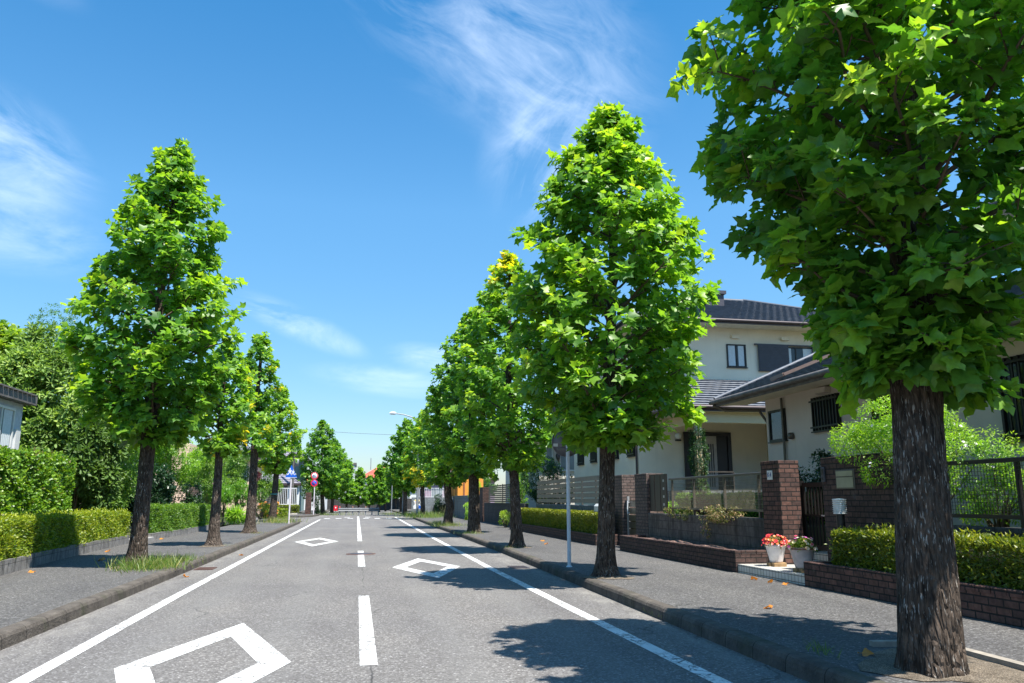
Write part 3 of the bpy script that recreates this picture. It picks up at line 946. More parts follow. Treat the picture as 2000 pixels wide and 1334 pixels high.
def hedge(path, width, z0, z1, leaf, dens, mat, label, name='hedge', tem=LEAF_OVAL, hue=(0.5, 0.22), group=None, rough=0.05, sprig=0.0, back=0.35, cat='hedge'):
    """clipped hedge: front edge runs along path; body lies to the left (+) / right (-) by width sign"""
    pts = [Vector((p[0], p[1], 0)) for p in path]
    mb = MB()
    P, N = [], []
    for a, b in zip(pts[:-1], pts[1:]):
        d = (b - a); L = d.length; d.normalize()
        nside = Vector((-d.y, d.x, 0)) * (1 if width > 0 else -1)       # into the body
        wd = abs(width)
        def put(n_, fn):
            u = rng.uniform(0, 1, (n_, 2))
            for uu in u: fn(uu)
        H = z1 - z0
        nf = int(L * H * dens); nt = int(L * wd * dens)
        def emit(n_, o, e1, e2, nn):
            u = rng.uniform(0, 1, (n_, 2))
            q = np.array(o)[None] + u[:, :1] * np.array(e1)[None] + u[:, 1:] * np.array(e2)[None]
            P.append(q); N.append(np.repeat(np.array(nn)[None], n_, 0))
        o = a + Vector((0, 0, z0))
        emit(nf, o, d * L, (0, 0, H), -nside)
        emit(int(nf * back), o + nside * wd, d * L, (0, 0, H), nside)
        emit(nt, a + Vector((0, 0, z1)), d * L, nside * wd, (0, 0, 1))
        emit(int(wd * H * dens), o, nside * wd, (0, 0, H), -d)
        emit(int(wd * H * dens), o + d * L, nside * wd, (0, 0, H), d)
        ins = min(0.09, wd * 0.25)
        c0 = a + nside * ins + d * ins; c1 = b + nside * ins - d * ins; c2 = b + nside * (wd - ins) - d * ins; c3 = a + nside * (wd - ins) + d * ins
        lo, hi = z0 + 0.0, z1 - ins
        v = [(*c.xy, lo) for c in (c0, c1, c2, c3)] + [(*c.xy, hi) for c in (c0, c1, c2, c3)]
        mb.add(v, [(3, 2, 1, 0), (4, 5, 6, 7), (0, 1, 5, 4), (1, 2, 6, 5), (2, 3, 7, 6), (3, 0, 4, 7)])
    P = np.vstack(P); N = np.vstack(N).astype(float)
    lump = (np.sin(P[:, 0] * 5.1 + P[:, 1] * 3.3 + P[:, 2] * 7) + np.sin(P[:, 1] * 8.7 - P[:, 2] * 9.2) + np.sin(P[:, 1] * 2.1 + 1.0)) / 3
    depth = rng.uniform(0, 1, len(P)) ** 1.5 * 0.09 - rough * lump * 0.6 - (rng.uniform(0, 1, len(P)) < sprig) * rng.uniform(0.02, 0.10, len(P))
    P = P - N * depth[:, None]
    keep = P[:, 2] > z0 - 0.03
    P, N, lump = P[keep], N[keep], lump[keep]
    D = nrm(N * 0.5 + rng.normal(0, 0.65, P.shape) + np.array([0, 0, 0.35]))
    NN = N + rng.normal(0, 0.55, P.shape) + np.array([0, 0, 0.35])
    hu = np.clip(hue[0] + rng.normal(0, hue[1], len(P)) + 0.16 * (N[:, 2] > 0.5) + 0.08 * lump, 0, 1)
    V, F, H_ = place_leaves(P, D, NN, leaf * rng.uniform(0.6, 1.25, len(P)), hu, tem)
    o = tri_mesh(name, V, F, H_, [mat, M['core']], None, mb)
    return tag(o, label, cat, group)


def grass(cx, cy, z, rx, ry, n, h, label, hue=0.5, seedheads=True):
    P = np.stack([cx + rng.normal(0, rx * 0.5, n), cy + rng.normal(0, ry * 0.5, n), np.full(n, z)], 1)
    D = rng.normal(0, 0.45, (n, 3)); D[:, 2] = 1
    N = rng.normal(0, 1, (n, 3)); N[:, 2] = 0.4
    V, F, H_ = place_leaves(P, D, N, h * rng.uniform(0.3, 1.15, n), np.clip(rng.normal(hue, 0.25, n), 0, 1),
                            [(np.array([(-0.022, 0, 0), (0.022, 0, 0), (0.017, 0.5, 0.03), (-0.017, 0.5, 0.03), (0, 1, -0.16)]), np.array([(0, 1, 2), (0, 2, 3), (3, 2, 4)])),
                             (np.array([(-0.018, 0, 0), (0.018, 0, 0), (0.014, 0.45, -0.05), (-0.014, 0.45, -0.05), (0, 0.9, -0.34)]), np.array([(0, 1, 2), (0, 2, 3), (3, 2, 4)]))])
    o = tri_mesh('grass_tuft', V, F, H_, M['grass'])
    return tag(o, label, 'grass', kind='stuff')


# ------------------------------------------------------------------ roofs, windows
def roof_plane(mb, A, B, C, D, course=0.26, tw=0.30, h=0.045, amp=0.006):
    """tiled slope: A-B eave, D-C top edge, courses climb from eave to top"""
    A, B, C, D = (Vector(p) for p in (A, B, C, D))
    n = (B - A).cross(D - A).normalized()
    if n.z < 0: n = -n
    e = (B - A).normalized()
    rows = max(1, int(round(((D + C) / 2 - (A + B) / 2).length / course)))
    for j in range(rows):
        v0, v1 = j / rows, (j + 1) / rows
        l0, r0 = A + (D - A) * v0, B + (C - B) * v0
        l1, r1 = A + (D - A) * v1, B + (C - B) * v1
        L = max((r0 - l0).length, 0.01)
        k = max(2, int(L / tw * 5))
        lo, hi, rs = [], [], []
        for i in range(k + 1):
            s = i / k
            p0 = l0 + (r0 - l0) * s; p1 = l1 + (r1 - l1) * s
            u = ((p0 - A).dot(e) / tw + (0.5 if j % 2 else 0)) % 1.0
            wv = amp * (0.5 + 0.5 * math.cos(2 * math.pi * u)) ** 1.5
            lo.append(p0 + n * (h + wv)); hi.append(p1 + n * (0.004 + wv * 0.8)); rs.append(p0 + n * 0.0)
        i0 = len(mb.v)
        mb.v.extend([tuple(p) for p in lo + hi + rs])
        m_ = k + 1
        for i in range(k):
            mb.f.append((i0 + i, i0 + i + 1, i0 + m_ + i + 1, i0 + m_ + i)); mb.mi.append(mb.cur); mb.sm.append(True)
            mb.f.append((i0 + 2 * m_ + i, i0 + 2 * m_ + i + 1, i0 + i + 1, i0 + i)); mb.mi.append(mb.cur); mb.sm.append(False)


def ridge(mb, a, b, r=0.09):
    mb.tube([a, b], r, 8)


def onwall(face, plane):
    """map (along, out, z) to world for a wall facing -X, +X or -Y"""
    if face == '-x': return lambda a, o, z: (plane - o, a, z)
    if face == '+x': return lambda a, o, z: (plane + o, a, z)
    return lambda a, o, z: (a, plane - o, z)


def wbox(mb, W, a0, a1, o0, o1, z0, z1):
    p = W(a0, o0, z0); q = W(a1, o1, z1)
    mb.box(p[0], q[0], p[1], q[1], p[2], q[2])


def window(parent, face, plane, a0, a1, z0, z1, frame='alu_dark', pane='glass', lattice=0, mull=1, curtain=False, fr=0.05, proud=0.05):
    W = onwall(face, plane)
    mb = MB()
    a0, a1 = min(a0, a1), max(a0, a1)
    wbox(mb, W, a0, a1, 0.0, proud, z0, z0 + fr); wbox(mb, W, a0, a1, 0.0, proud, z1 - fr, z1)
    wbox(mb, W, a0, a0 + fr, 0.0, proud - 0.003, z0 + fr, z1 - fr); wbox(mb, W, a1 - fr, a1, 0.0, proud - 0.003, z0 + fr, z1 - fr)
    for k in range(mull):
        am = a0 + (a1 - a0) * (k + 1) / (mull + 1)
        wbox(mb, W, am - fr * 0.4, am + fr * 0.4, 0.0, proud - 0.008, z0 + fr, z1 - fr)
    wbox(mb, W, a0 - 0.03, a1 + 0.03, 0.0, proud + 0.03, z0 - 0.03, z0 - 0.001)
    o = mb.build('window', M[frame], parent)
    p = MB(); wbox(p, W, a0 + fr * 0.9, a1 - fr * 0.9, 0.002, 0.014, z0 + fr * 0.9, z1 - fr * 0.9)
    p.build('pane', M[pane], o)
    if curtain:
        for (s0, s1) in ((a0 + fr, a0 + (a1 - a0) * 0.44), (a1 - (a1 - a0) * 0.40, a1 - fr * 1.6)):
            c = MB()
            k = 10
            for i in range(k):
                x0 = s0 + (s1 - s0) * i / k; x1 = s0 + (s1 - s0) * (i + 1) / k
                d0 = 0.018 + 0.008 * (i % 2); d1 = 0.018 + 0.008 * ((i + 1) % 2)
                c.face([W(x0, d0, z0 + fr), W(x1, d1, z0 + fr), W(x1, d1, z1 - fr), W(x0, d0, z1 - fr)])
            c.build('curtain', M['curtain'], o)
    if lattice:
        l = MB()
        for k in range(lattice):
            am = a0 + (a1 - a0) * (k + 0.5) / lattice
            wbox(l, W, am - 0.014, am + 0.014, proud + 0.002, proud + 0.03, z0, z1)
        wbox(l, W, a0 - 0.02, a1 + 0.02, proud + 0.031, proud + 0.045, z0 + 0.06, z0 + 0.10)
        wbox(l, W, a0 - 0.02, a1 + 0.02, proud + 0.031, proud + 0.045, z1 - 0.10, z1 - 0.06)
        l.build('lattice', M['alu_dark'], o)
    return o


def hip_roof(parent, x0, x1, y0, y1, z, rise, tile='rooftile', ov=0.0, along=None, gutter=True, course=0.28, soffit='soffit', fascia='fascia', fh=0.16):
    """hip roof over the rectangle (eave lines); ridge along the longer side"""
    w_, d_ = x1 - x0, y1 - y0
    along = along or ('x' if w_ >= d_ else 'y')
    k = min(w_, d_) / 2
    zt = z + rise
    if along == 'x':
        Ra, Rb = (x0 + k, (y0 + y1) / 2, zt), (x1 - k, (y0 + y1) / 2, zt)
        planes = [((x0, y0, z), (x1, y0, z), Rb, Ra), ((x1, y1, z), (x0, y1, z), Ra, Rb), ((x0, y1, z), (x0, y0, z), Ra, Ra), ((x1, y0, z), (x1, y1, z), Rb, Rb)]
    else:
        Ra, Rb = ((x0 + x1) / 2, y0 + k, zt), ((x0 + x1) / 2, y1 - k, zt)
        planes = [((x0, y0, z), (x1, y0, z), Ra, Ra), ((x1, y1, z), (x0, y1, z), Rb, Rb), ((x0, y1, z), (x0, y0, z), Ra, Rb), ((x1, y0, z), (x1, y1, z), Rb, Ra)]
    mb = MB()
    for p in planes: roof_plane(mb, *p, course=course)
    ridge(mb, Ra, Rb)
    for c, r in (((x0, y0, z), Ra), ((x1, y0, z), Rb if along == 'x' else Ra), ((x0, y1, z), Ra if along == 'x' else Rb), ((x1, y1, z), Rb)):
        ridge(mb, (c[0], c[1], c[2] + 0.04), (r[0], r[1], r[2] + 0.04), 0.07)
    ro = mb.build('roof', M[tile], parent)
    f = MB()
    t_ = 0.03
    f.box(x0 - t_, x1 + t_, y0 - t_, y0, z - fh, z + 0.01); f.box(x0 - t_, x1 + t_, y1, y1 + t_, z - fh, z + 0.01)
    f.box(x0 - t_, x0, y0 + 0.001, y1 - 0.001, z - fh + 0.001, z + 0.009); f.box(x1, x1 + t_, y0 + 0.001, y1 - 0.001, z - fh + 0.001, z + 0.009)
    if gutter:
        for a, b in (((x0 - 0.09, y0 - 0.09, z - 0.05), (x1 + 0.09, y0 - 0.09, z - 0.05)), ((x0 - 0.09, y0 - 0.09, z - 0.05), (x0 - 0.09, y1 + 0.09, z - 0.05))):
            f.tube([a, b], 0.055, 8)
    f.build('fascia', M[fascia], ro)
    s = MB(); s.box(x0 + 0.002, x1 - 0.002, y0 + 0.002, y1 - 0.002, z - fh + 0.02, z - fh + 0.05)
    s.build('soffit', M[soffit], ro)
    return ro

# ================================================================== THE SETTING
PZ = 0.15                                                   # pavement height
mb = MB(); mb.face([(-600, -200, -0.05), (600, -200, -0.05), (600, 1400, -0.05), (-600, 1400, -0.05)])
mb.build('ground', M['ground'], None, 'structure')
RK = [(3.62, -8), (3.63, 5), (3.66, 7), (3.72, 9.5), (3.79, 13), (4.0, 22), (4.13, 36), (4.16, 46), (4.3, 60), (4.5, 66), (5.4, 70)]
RK2 = [(5.2, 75), (4.5, 78), (4.4, 100), (4.4, 125)]
LK = [(-3.38, -8), (-3.37, 12), (-3.35, 20), (-3.38, 38), (-3.42, 52), (-3.7, 56.5), (-4.6, 59)]
LK2 = [(-4.6, 69), (-3.7, 71.5), (-3.4, 75), (-3.4, 125)]
mb = MB()
mb.face([(-3.44, -8, 0), (3.70, -8, 0), (4.5, 62, 0), (30, 69, 0), (30, 77, 0), (4.6, 80, 0), (4.5, 125, 0), (-3.5, 125, 0), (-3.6, 73, 0), (-30, 71, 0), (-30, 57.5, 0), (-3.6, 57, 0)])
mb.build('road', M['asphalt'], None, 'structure')


def strip(mb, left, right, z0, z1):
    """solid strip between two polylines with the same count"""
    n = len(left)
    for i in range(n - 1):
        a, b, c, d = left[i], right[i], right[i + 1], left[i + 1]
        mb.face([(*a, z1), (*b, z1), (*c, z1), (*d, z1)])
        mb.face([(*a, z0), (*a, z1), (*d, z1), (*d, z0)])
        mb.face([(*b, z1), (*b, z0), (*c, z0), (*c, z1)])
    for q in (0, n - 1):
        a, b = left[q], right[q]
        mb.face([(*a, z0), (*b, z0), (*b, z1), (*a, z1)])


def resample(p, step):
    out = [p[0]]
    for a, b in zip(p[:-1], p[1:]):
        L = math.hypot(b[0] - a[0], b[1] - a[1]); k = max(1, int(L / step))
        for i in range(1, k + 1): out.append((a[0] + (b[0] - a[0]) * i / k, a[1] + (b[1] - a[1]) * i / k))
    return out


def kerb(path, side, name='kerb', h=PZ):
    """worn kerbstones: chamfered section swept along path; side +1 = pavement to the right (+x)"""
    p = resample(path, 0.3)
    mb = MB(); mb.smooth = False
    sec = [(0.0, -0.03), (0.012, h - 0.045), (0.03, h - 0.012), (0.055, h + 0.004), (0.175, h + 0.006), (0.175, -0.03)]
    rows = []
    for i, (x, y) in enumerate(p):
        a = p[max(0, i - 1)]; b = p[min(len(p) - 1, i + 1)]
        d = Vector((b[0] - a[0], b[1] - a[1], 0)).normalized()
        nn = Vector((d.y, -d.x, 0)) * side
        jx, jz = 0.002 * math.sin(y * 2.3) + rng.normal(0, 0.0012), 0.003 * math.sin(y * 1.7 + 1) + rng.normal(0, 0.001)
        rows.append([Vector((x, y, 0)) + nn * (o + jx * (k in (1, 2, 3))) + Vector((0, 0, z + (jz if z > 0 else 0))) for k, (o, z) in enumerate(sec)])
    n = len(sec)
    mb.add([q for r in rows for q in r], [(i * n + k, i * n + k + 1, (i + 1) * n + k + 1, (i + 1) * n + k) for i in range(len(rows) - 1) for k in range(n - 1)])
    mb.face(rows[0]); mb.face(rows[-1][::-1])
    return mb.build(name, M['kerb'], None, 'structure')


kerb(RK, 1); kerb(LK, -1); kerb(RK2, 1); kerb(LK2, -1)


def pavement(path, side, far, name='pavement'):
    p = resample(path, 1.5)
    mb = MB()
    inner = [(x + side * 0.172, y) for x, y in p]
    outer = [(far(y), y) for x, y in p]
    strip(mb, inner, outer, -0.02, PZ)
    return mb.build(name, M['pave'], None, 'structure')


LW = lambda y: float(np.interp(y, [-8, 15.7, 19, 23.4, 26.2, 30, 37, 75, 125], [-5.95, -6.05, -6.35, -6.62, -6.75, -6.6, -6.35, -6.8, -6.8])) - 0.02
RW = lambda y: 7.9
pavement(RK, 1, RW); pavement(LK, -1, LW); pavement(RK2, 1, RW); pavement(LK2, -1, LW)
# raised plots behind the street fronts
mb = MB(); mb.box(7.9, 60, 13.95, 68, -0.05, 0.95); mb.box(7.9, 60, -8, 11.9, -0.05, 0.95); mb.box(9.4, 60, 11.9, 13.95, -0.05, 0.949)
mb.box(7.9, 60, 78, 125, -0.05, 0.9)
mb.build('terrain', M['ground'], None, 'structure')
mb = MB(); mb.box(-60, -6.95, -8, 57, -0.05, 0.30); mb.box(-60, -6.9, 72, 125, -0.05, 0.4)
mb.build('terrain', M['ground'], None, 'structure')

# ---- road markings
ZP = 0.004


def paint_line(pts, wd, name='lane_line'):
    mb = MB()
    p = resample(pts, 2.0)
    L, Rr = [], []
    for i, (x, y) in enumerate(p):
        a = p[max(0, i - 1)]; b = p[min(len(p) - 1, i + 1)]
        d = Vector((b[0] - a[0], b[1] - a[1])).normalized()
        L.append((x - d.y * wd / 2, y + d.x * wd / 2, ZP)); Rr.append((x + d.y * wd / 2, y - d.x * wd / 2, ZP))
    for i in range(len(p) - 1): mb.face([L[i], Rr[i], Rr[i + 1], L[i + 1]])
    return mb.build(name, M['paint'], None, 'structure')


paint_line([(-2.58, -6), (-2.62, 7.4), (-2.66, 13), (-2.65, 30), (-2.63, 61.5)], 0.155)
paint_line([(2.98, -6), (2.95, 6.3), (2.92, 9.4), (2.88, 17.4), (2.95, 30), (3.05, 46), (3.25, 69)], 0.155)
CX = 0.16
paint_line([(CX, 7.57), (CX, 12.85)], 0.158, 'centre_line')
paint_line([(CX, 18.33), (CX, 23.92)], 0.158, 'centre_line')
paint_line([(CX, 29.47), (CX, 72)], 0.16, 'centre_line')
paint_line([(CX, -3.5), (CX, 1.8)], 0.158, 'centre_line')
for px in (-2.25, -1.35, -0.45, 0.75, 1.65, 2.55):
    mb = MB(); mb.face([(px - 0.22, 64.0, ZP + 0.003), (px + 0.22, 64.0, ZP + 0.003), (px + 0.22, 65.6, ZP + 0.003), (px - 0.22, 65.6, ZP + 0.003)])
    mb.build('crossing_stripe', M['paint'], None, 'structure')
for px in (-0.75, 0.95):
    mb = MB(); mb.face([(px - 0.22, 68.4, ZP), (px + 0.22, 68.4, ZP), (px + 0.22, 69.6, ZP), (px - 0.22, 69.6, ZP)])
    mb.build('crossing_stripe', M['paint'], None, 'structure')


def diamond(cx, cy, hw, hl, wd):
    """lozenge 'crossing ahead' mark: four painted bars, mitred, with the laying gaps of the real mark"""
    T, Rt, B, L = Vector((cx, cy + hl)), Vector((cx + hw, cy)), Vector((cx, cy - hl)), Vector((cx - hw, cy))
    k = 1 - wd / (hw * hl / math.hypot(hw, hl))
    c = Vector((cx, cy))
    mb = MB()
    for a, b in ((T, Rt), (Rt, B), (B, L), (L, T)):
        ai, bi = c + (a - c) * k, c + (b - c) * k
        d = (b - a).normalized() * 0.006
        mb.face([(*(a + d), ZP), (*(b), ZP), (*(bi), ZP), (*(ai + d), ZP)])
    return mb.build('road_marking', M['paint'], None, 'structure')


diamond(-1.28, 7.85, 0.75, 2.5, 0.28)
diamond(1.56, 18.0, 0.75, 2.6, 0.28)
diamond(-1.34, 29.4, 0.76, 2.9, 0.28)

# ---- covers, grates
o = thing('manhole_cover', (0.16, 22.55, 0), 'round dark cast iron manhole cover on the centre line', 'manhole cover')
mb = MB(); mb.lathe((0.16, 22.55, 0), [(0.0, 0.012), (0.31, 0.012), (0.31, 0.0)], 28); mb.build('lid', M['iron'], o)
mb = MB(); mb.lathe((0.16, 22.55, 0), [(0.315, 0.010), (0.40, 0.010), (0.405, 0.0)], 28); mb.build('ring', M['iron_rust'], o)


def grate(x, y, label, mat):
    o = thing('drain_grate', (x, y, 0), label, 'drain grate')
    f = MB()
    w_, l_ = 0.19, 0.30
    f.box(x - w_, x + w_, y - l_, y - l_ + 0.03, 0.001, 0.014); f.box(x - w_, x + w_, y + l_ - 0.03, y + l_, 0.001, 0.014)
    f.box(x - w_, x - w_ + 0.03, y - l_ + 0.03, y + l_ - 0.03, 0.001, 0.013); f.box(x + w_ - 0.03, x + w_, y - l_ + 0.03, y + l_ - 0.03, 0.001, 0.013)
    f.build('frame', M[mat], o)
    g = MB()
    for k in range(9):
        yy = y - l_ + 0.06 + k * (2 * l_ - 0.12) / 8
        g.box(x - w_ + 0.03, x + w_ - 0.03, yy - 0.014, yy + 0.014, 0.002, 0.011)
    g.build('grille', M[mat], o)
    b = MB(); b.face([(x - w_ + 0.03, y - l_ + 0.03, 0.0015), (x + w_ - 0.03, y - l_ + 0.03, 0.0015), (x + w_ - 0.03, y + l_ - 0.03, 0.0015), (x - w_ + 0.03, y + l_ - 0.03, 0.0015)])
    b.build('pit', M['alu_dark'], o)  # flat dark sheet, painted as the shade below the grille


grate(3.52, 17.5, 'dark drain grate in the gutter beside the white signpost', 'iron')
grate(-3.12, 18.4, 'rusty drain grate in the gutter below the left kerb', 'iron_rust')


def pit(x, y, r, mat='dirt', s=1.0):
    mb = MB()
    k = 22
    pts = []
    for i in range(k):
        a = 2 * math.pi * i / k
        rr = r * (1 + 0.14 * math.sin(3 * a + x) + rng.normal(0, 0.06))
        pts.append((x + rr * math.cos(a), y + rr * s * math.sin(a)))
    for i in range(k):
        j = (i + 1) % k
        mb.face([(x, y, PZ + 0.05), (*pts[i], PZ + 0.006), (*pts[j], PZ + 0.006)])
    return mb.build('tree_pit_soil', M[mat], None, 'structure')


# ================================================================== STREET TREES
R1P = (np.array([0, 0.03, 0.08, 0.14, 0.22, 0.34, 0.50, 0.66, 0.82, 0.94, 1.0]), np.array([0.26, 0.33, 0.46, 0.64, 0.88, 1.0, 0.88, 0.62, 0.38, 0.18, 0.06]))
TREES = [
    dict(base=(4.40, 5.72, PZ), top=9.6, rad=1.84, crown0=2.55, label='huge tulip tree nearest the viewer, bark streaked white and crown cut off by the top', trunk_r=0.226, limbs=84, per=8, size=0.165, fill=0.55, lod=0, seed=1,
         prof=R1P, cx=0.10, lean=(0.035, 0.0), hue_mean=0.55, flare=1.10, clump=1.05),
    dict(base=(4.24, 13.5, PZ), top=8.85, rad=1.82, crown0=2.55, label='tall tulip tree just behind the white signpost, in front of the cream house', trunk_r=0.165, limbs=72, per=8, size=0.185, lod=1, seed=2, cx=0.25, hue_mean=0.66, clump=1.1),
    dict(base=(4.43, 22.2, PZ), top=8.6, rad=1.62, crown0=2.5, label='slim tulip tree with yellowing leaves at its top, beside the low clipped hedge', trunk_r=0.165, limbs=56, per=8, size=0.18, lod=1, seed=3, cx=-0.25, hue_mean=0.66, ytop=(0.93, 0.65, 2.6, 1.6)),
    dict(base=(4.62, 32.0, PZ), top=9.3, rad=1.95, crown0=2.55, label='dark green tulip tree with the stoutest straight trunk on the right kerb', trunk_r=0.25, limbs=64, per=8, size=0.19, lod=1, seed=4, cx=-0.1, hue_mean=0.52, flare=1.2),
    dict(base=(4.68, 41.8, PZ), top=7.9, rad=1.85, crown0=2.35, label='tulip tree with a twisted scarred trunk on the right pavement', trunk_r=0.24, limbs=50, per=7, size=0.20, lod=1, seed=5, cx=-0.15, hue_mean=0.58, gnarl=0.10, flare=1.3),
    dict(base=(4.91, 61.0, PZ), top=8.0, rad=1.5, crown0=2.6, label='tulip tree with a bright yellow lower branch beside the street lamp', trunk_r=0.20, limbs=44, per=7, size=0.21, lod=2, seed=6, cx=-0.1, hue_mean=0.62, yellow=0.05, ytop=(0.08, 0.8, 0.0, 3.2)),
    dict(base=(-4.24, 17.3, PZ), top=9.05, rad=1.52, crown0=2.75, label='tall conical tulip tree with grass round its foot, nearest tree on the left pavement', trunk_r=0.175, limbs=72, per=8, size=0.18, lod=1, seed=7, lean=(0.025, 0.0), hue_mean=0.60, clump=1.1, cx=-0.12),
    dict(base=(-3.99, 24.4, PZ), top=6.0, rad=0.95, crown0=2.95, label='small sparse tulip tree with a pale brown trunk at the end of the clipped hedge', trunk_r=0.165, limbs=34, per=7, size=0.18, lod=1, seed=8, hue_mean=0.66, yellow=0.03, bark='bark_light'),
    dict(base=(-4.16, 33.7, PZ), top=8.2, rad=0.90, crown0=3.4, label='narrow tulip tree with a gap in its crown showing the bare dark trunk', trunk_r=0.21, limbs=40, per=7, size=0.19, lod=1, seed=9, hue_mean=0.58, yellow=0.03,
         prof=(np.array([0, 0.08, 0.2, 0.30, 0.38, 0.46, 0.6, 0.8, 0.95, 1.0]), np.array([0.5, 0.95, 0.9, 0.45, 0.30, 0.75, 1.0, 0.7, 0.25, 0.07]))),
    dict(base=(-4.95, 50.4, PZ), top=8.3, rad=1.42, crown0=3.2, label='tulip tree with a blue-green band tied round its dark trunk', trunk_r=0.23, limbs=48, per=7, size=0.20, lod=1, seed=10, cx=0.15, hue_mean=0.70, yellow=0.02, flare=1.2),
    dict(base=(-3.25, 81.0, 0.1), top=9.2, rad=2.2, crown0=2.2, label='broad conical tulip tree just behind the speed limit sign', trunk_r=0.24, limbs=60, per=7, size=0.24, lod=2, seed=11, cx=-0.35, hue_mean=0.48, flare=1.1),
    dict(base=(4.45, 76.0, PZ), top=9.0, rad=2.05, crown0=2.4, label='rounded tulip tree just beyond the crossing on the right', trunk_r=0.22, limbs=54, per=7, size=0.25, lod=2, seed=12, hue_mean=0.52, flare=1.1),
]
roots = {}
for k, d in enumerate(TREES):
    roots[k] = tulip_tree(**d)
# blue-green tape round one trunk
mb = MB(); mb.lathe((-4.95 + 0.02, 50.4, 1.78), [(0.222, -0.035), (0.225, 0.0), (0.222, 0.035)], 16)
mb.build('tape', simple('teal_tape', (0.06, 0.22, 0.22), 0.5), roots[9])
# far avenue: copies of the two far kinds, each turned and sized on its own
far = [((-2.7, 92.0), 10, 2.0, 0.88, 'tulip tree standing close behind the broad conical tree past the speed limit sign'),
       ((-1.15, 96.0), 13, 0.4, 0.85, 'thin columnar tree standing alone in the gap above the left end of the guard rail'),
       ((0.25, 98.0), 13, 1.9, 0.86, 'columnar tree above the middle of the guard rail, left of the red roof'),
       ((1.55, 104.0), 13, 3.7, 0.74, 'short yellowish tree in front of the red roof'),
       ((2.65, 97.0), 13, 5.0, 0.92, 'columnar tree above the right end of the guard rail, right of the red roof'),
       ((3.6, 103.0), 11, 1.0, 0.62, 'small rounded tree between the guard rail and the right kerb trees'),
       ((4.75, 88.0), 11, 3.3, 0.90, 'rounded tree second beyond the crossing on the right pavement'),
       ((-3.1, 110.0), 11, 0.6, 0.75, 'low dark rounded tree far behind the red notice board'),
       ((5.3, 112.0), 11, 2.6, 0.8, 'tree farthest away on the right pavement')]
roots[13] = None
for (p, src, rz, s, lab) in far:
    if src == 13 and roots[13] is None:
        roots[13] = tulip_tree(base=(p[0], p[1], 0.0), top=6.1, rad=1.25, crown0=1.3, label=lab, trunk_r=0.15, limbs=44, per=6, size=0.27, lod=2, seed=13, hue_mean=0.50, flare=1.1, twigs=False,
                              prof=(np.array([0, 0.08, 0.25, 0.42, 0.5, 0.62, 0.85, 0.97, 1.0]), np.array([0.5, 0.9, 1.0, 0.85, 0.60, 0.55, 0.45, 0.2, 0.08])))
        continue
    dup(roots[src], (p[0], p[1], 0.0), rz, lab, 'tulip trees along the street', s)
rng = np.random.default_rng(77)

pit(4.62, 5.85, 0.60, 'dirt', 1.25); pit(4.30, 13.45, 0.42); pit(4.45, 22.2, 0.36); pit(4.62, 32, 0.42, 'dirt', 1.2); pit(4.7, 41.8, 0.42, 'dirt', 1.3)
pit(-4.25, 17.3, 0.46, 'dirt', 1.1); pit(-4.0, 24.4, 0.36, 'dirt', 1.2); pit(-4.16, 33.7, 0.4); pit(-4.95, 50.4, 0.5)
# concrete rim of the near tree pit
mb = MB(); mb.bar((5.12, 5.35, PZ + 0.01), (5.18, 6.75, PZ + 0.01), 0.09, 0.08); mb.bar((5.13, 6.72, PZ + 0.012), (4.62, 6.78, PZ + 0.012), 0.08, 0.07)
tag(mb.build('tree_pit_edging', simple('pale_concrete', (0.26, 0.23, 0.19), 0.9, 0, 0.25, 8)), 'pale worn concrete edging round the foot of the huge near tree', 'edging')
# grass
grass(-3.92, 17.0, PZ, 0.60, 0.95, 1300, 0.30, 'tufty green and straw grass round the foot of the nearest left tree', 0.55)
grass(-3.68, 18.7, PZ, 0.26, 0.85, 600, 0.17, 'low straw-tipped grass along the kerb past the nearest left tree', 0.5)
grass(-3.52, 8.55, 0.05, 0.10, 0.35, 130, 0.20, 'small grass clump in the gutter at the very left of the street', 0.5)
grass(-3.85, 24.6, PZ, 0.45, 0.5, 260, 0.06, 'dry short grass at the foot of the pale trunked small tree', 0.85)
grass(-4.4, 49.0, PZ, 0.9, 2.2, 800, 0.42, 'overgrown pale grass below the trunk with the band', 0.7)
grass(-3.75, 33.2, PZ, 0.3, 0.7, 160, 0.10, 'thin dry grass by the kerb at the narrow gapped tree', 0.8)
grass(4.55, 41.0, PZ, 0.9, 2.0, 550, 0.28, 'weedy grass round the foot of the twisted tree', 0.6)
grass(4.35, 44.0, PZ, 0.35, 2.2, 380, 0.28, 'weedy grass along the kerb beyond the twisted tree', 0.6)
grass(4.4, 31.3, PZ, 0.5, 0.8, 260, 0.16, 'short grass at the foot of the stout straight tree', 0.45)
grass(5.0, 62.5, PZ, 1.6, 5.5, 1400, 0.55, 'tall yellow-green grass under the street lamp', 0.5)
grass(4.2, 22.0, PZ, 0.35, 0.4, 120, 0.10, 'sparse grass at the foot of the slim yellow-topped tree', 0.6)
grass(4.0, 6.6, PZ, 0.10, 0.2, 60, 0.14, 'little weed sprouting from the kerb beside the huge tree', 0.3)
grass(3.76, 9.9, 0.02, 0.05, 0.5, 60, 0.07, 'tiny weeds growing at the bottom of the right kerb', 0.4)
grass(6.2, 69.5, 0.02, 1.2, 2.0, 420, 0.5, 'grass at the street corner beyond the lamp', 0.5)
grass(-2.5, 79, 0.0, 2.4, 1.5, 520, 0.4, 'grass verge behind the left end of the guard rail', 0.5)
grass(3.3, 81, 0.0, 1.2, 2, 300, 0.35, 'grass verge behind the right end of the guard rail', 0.6)

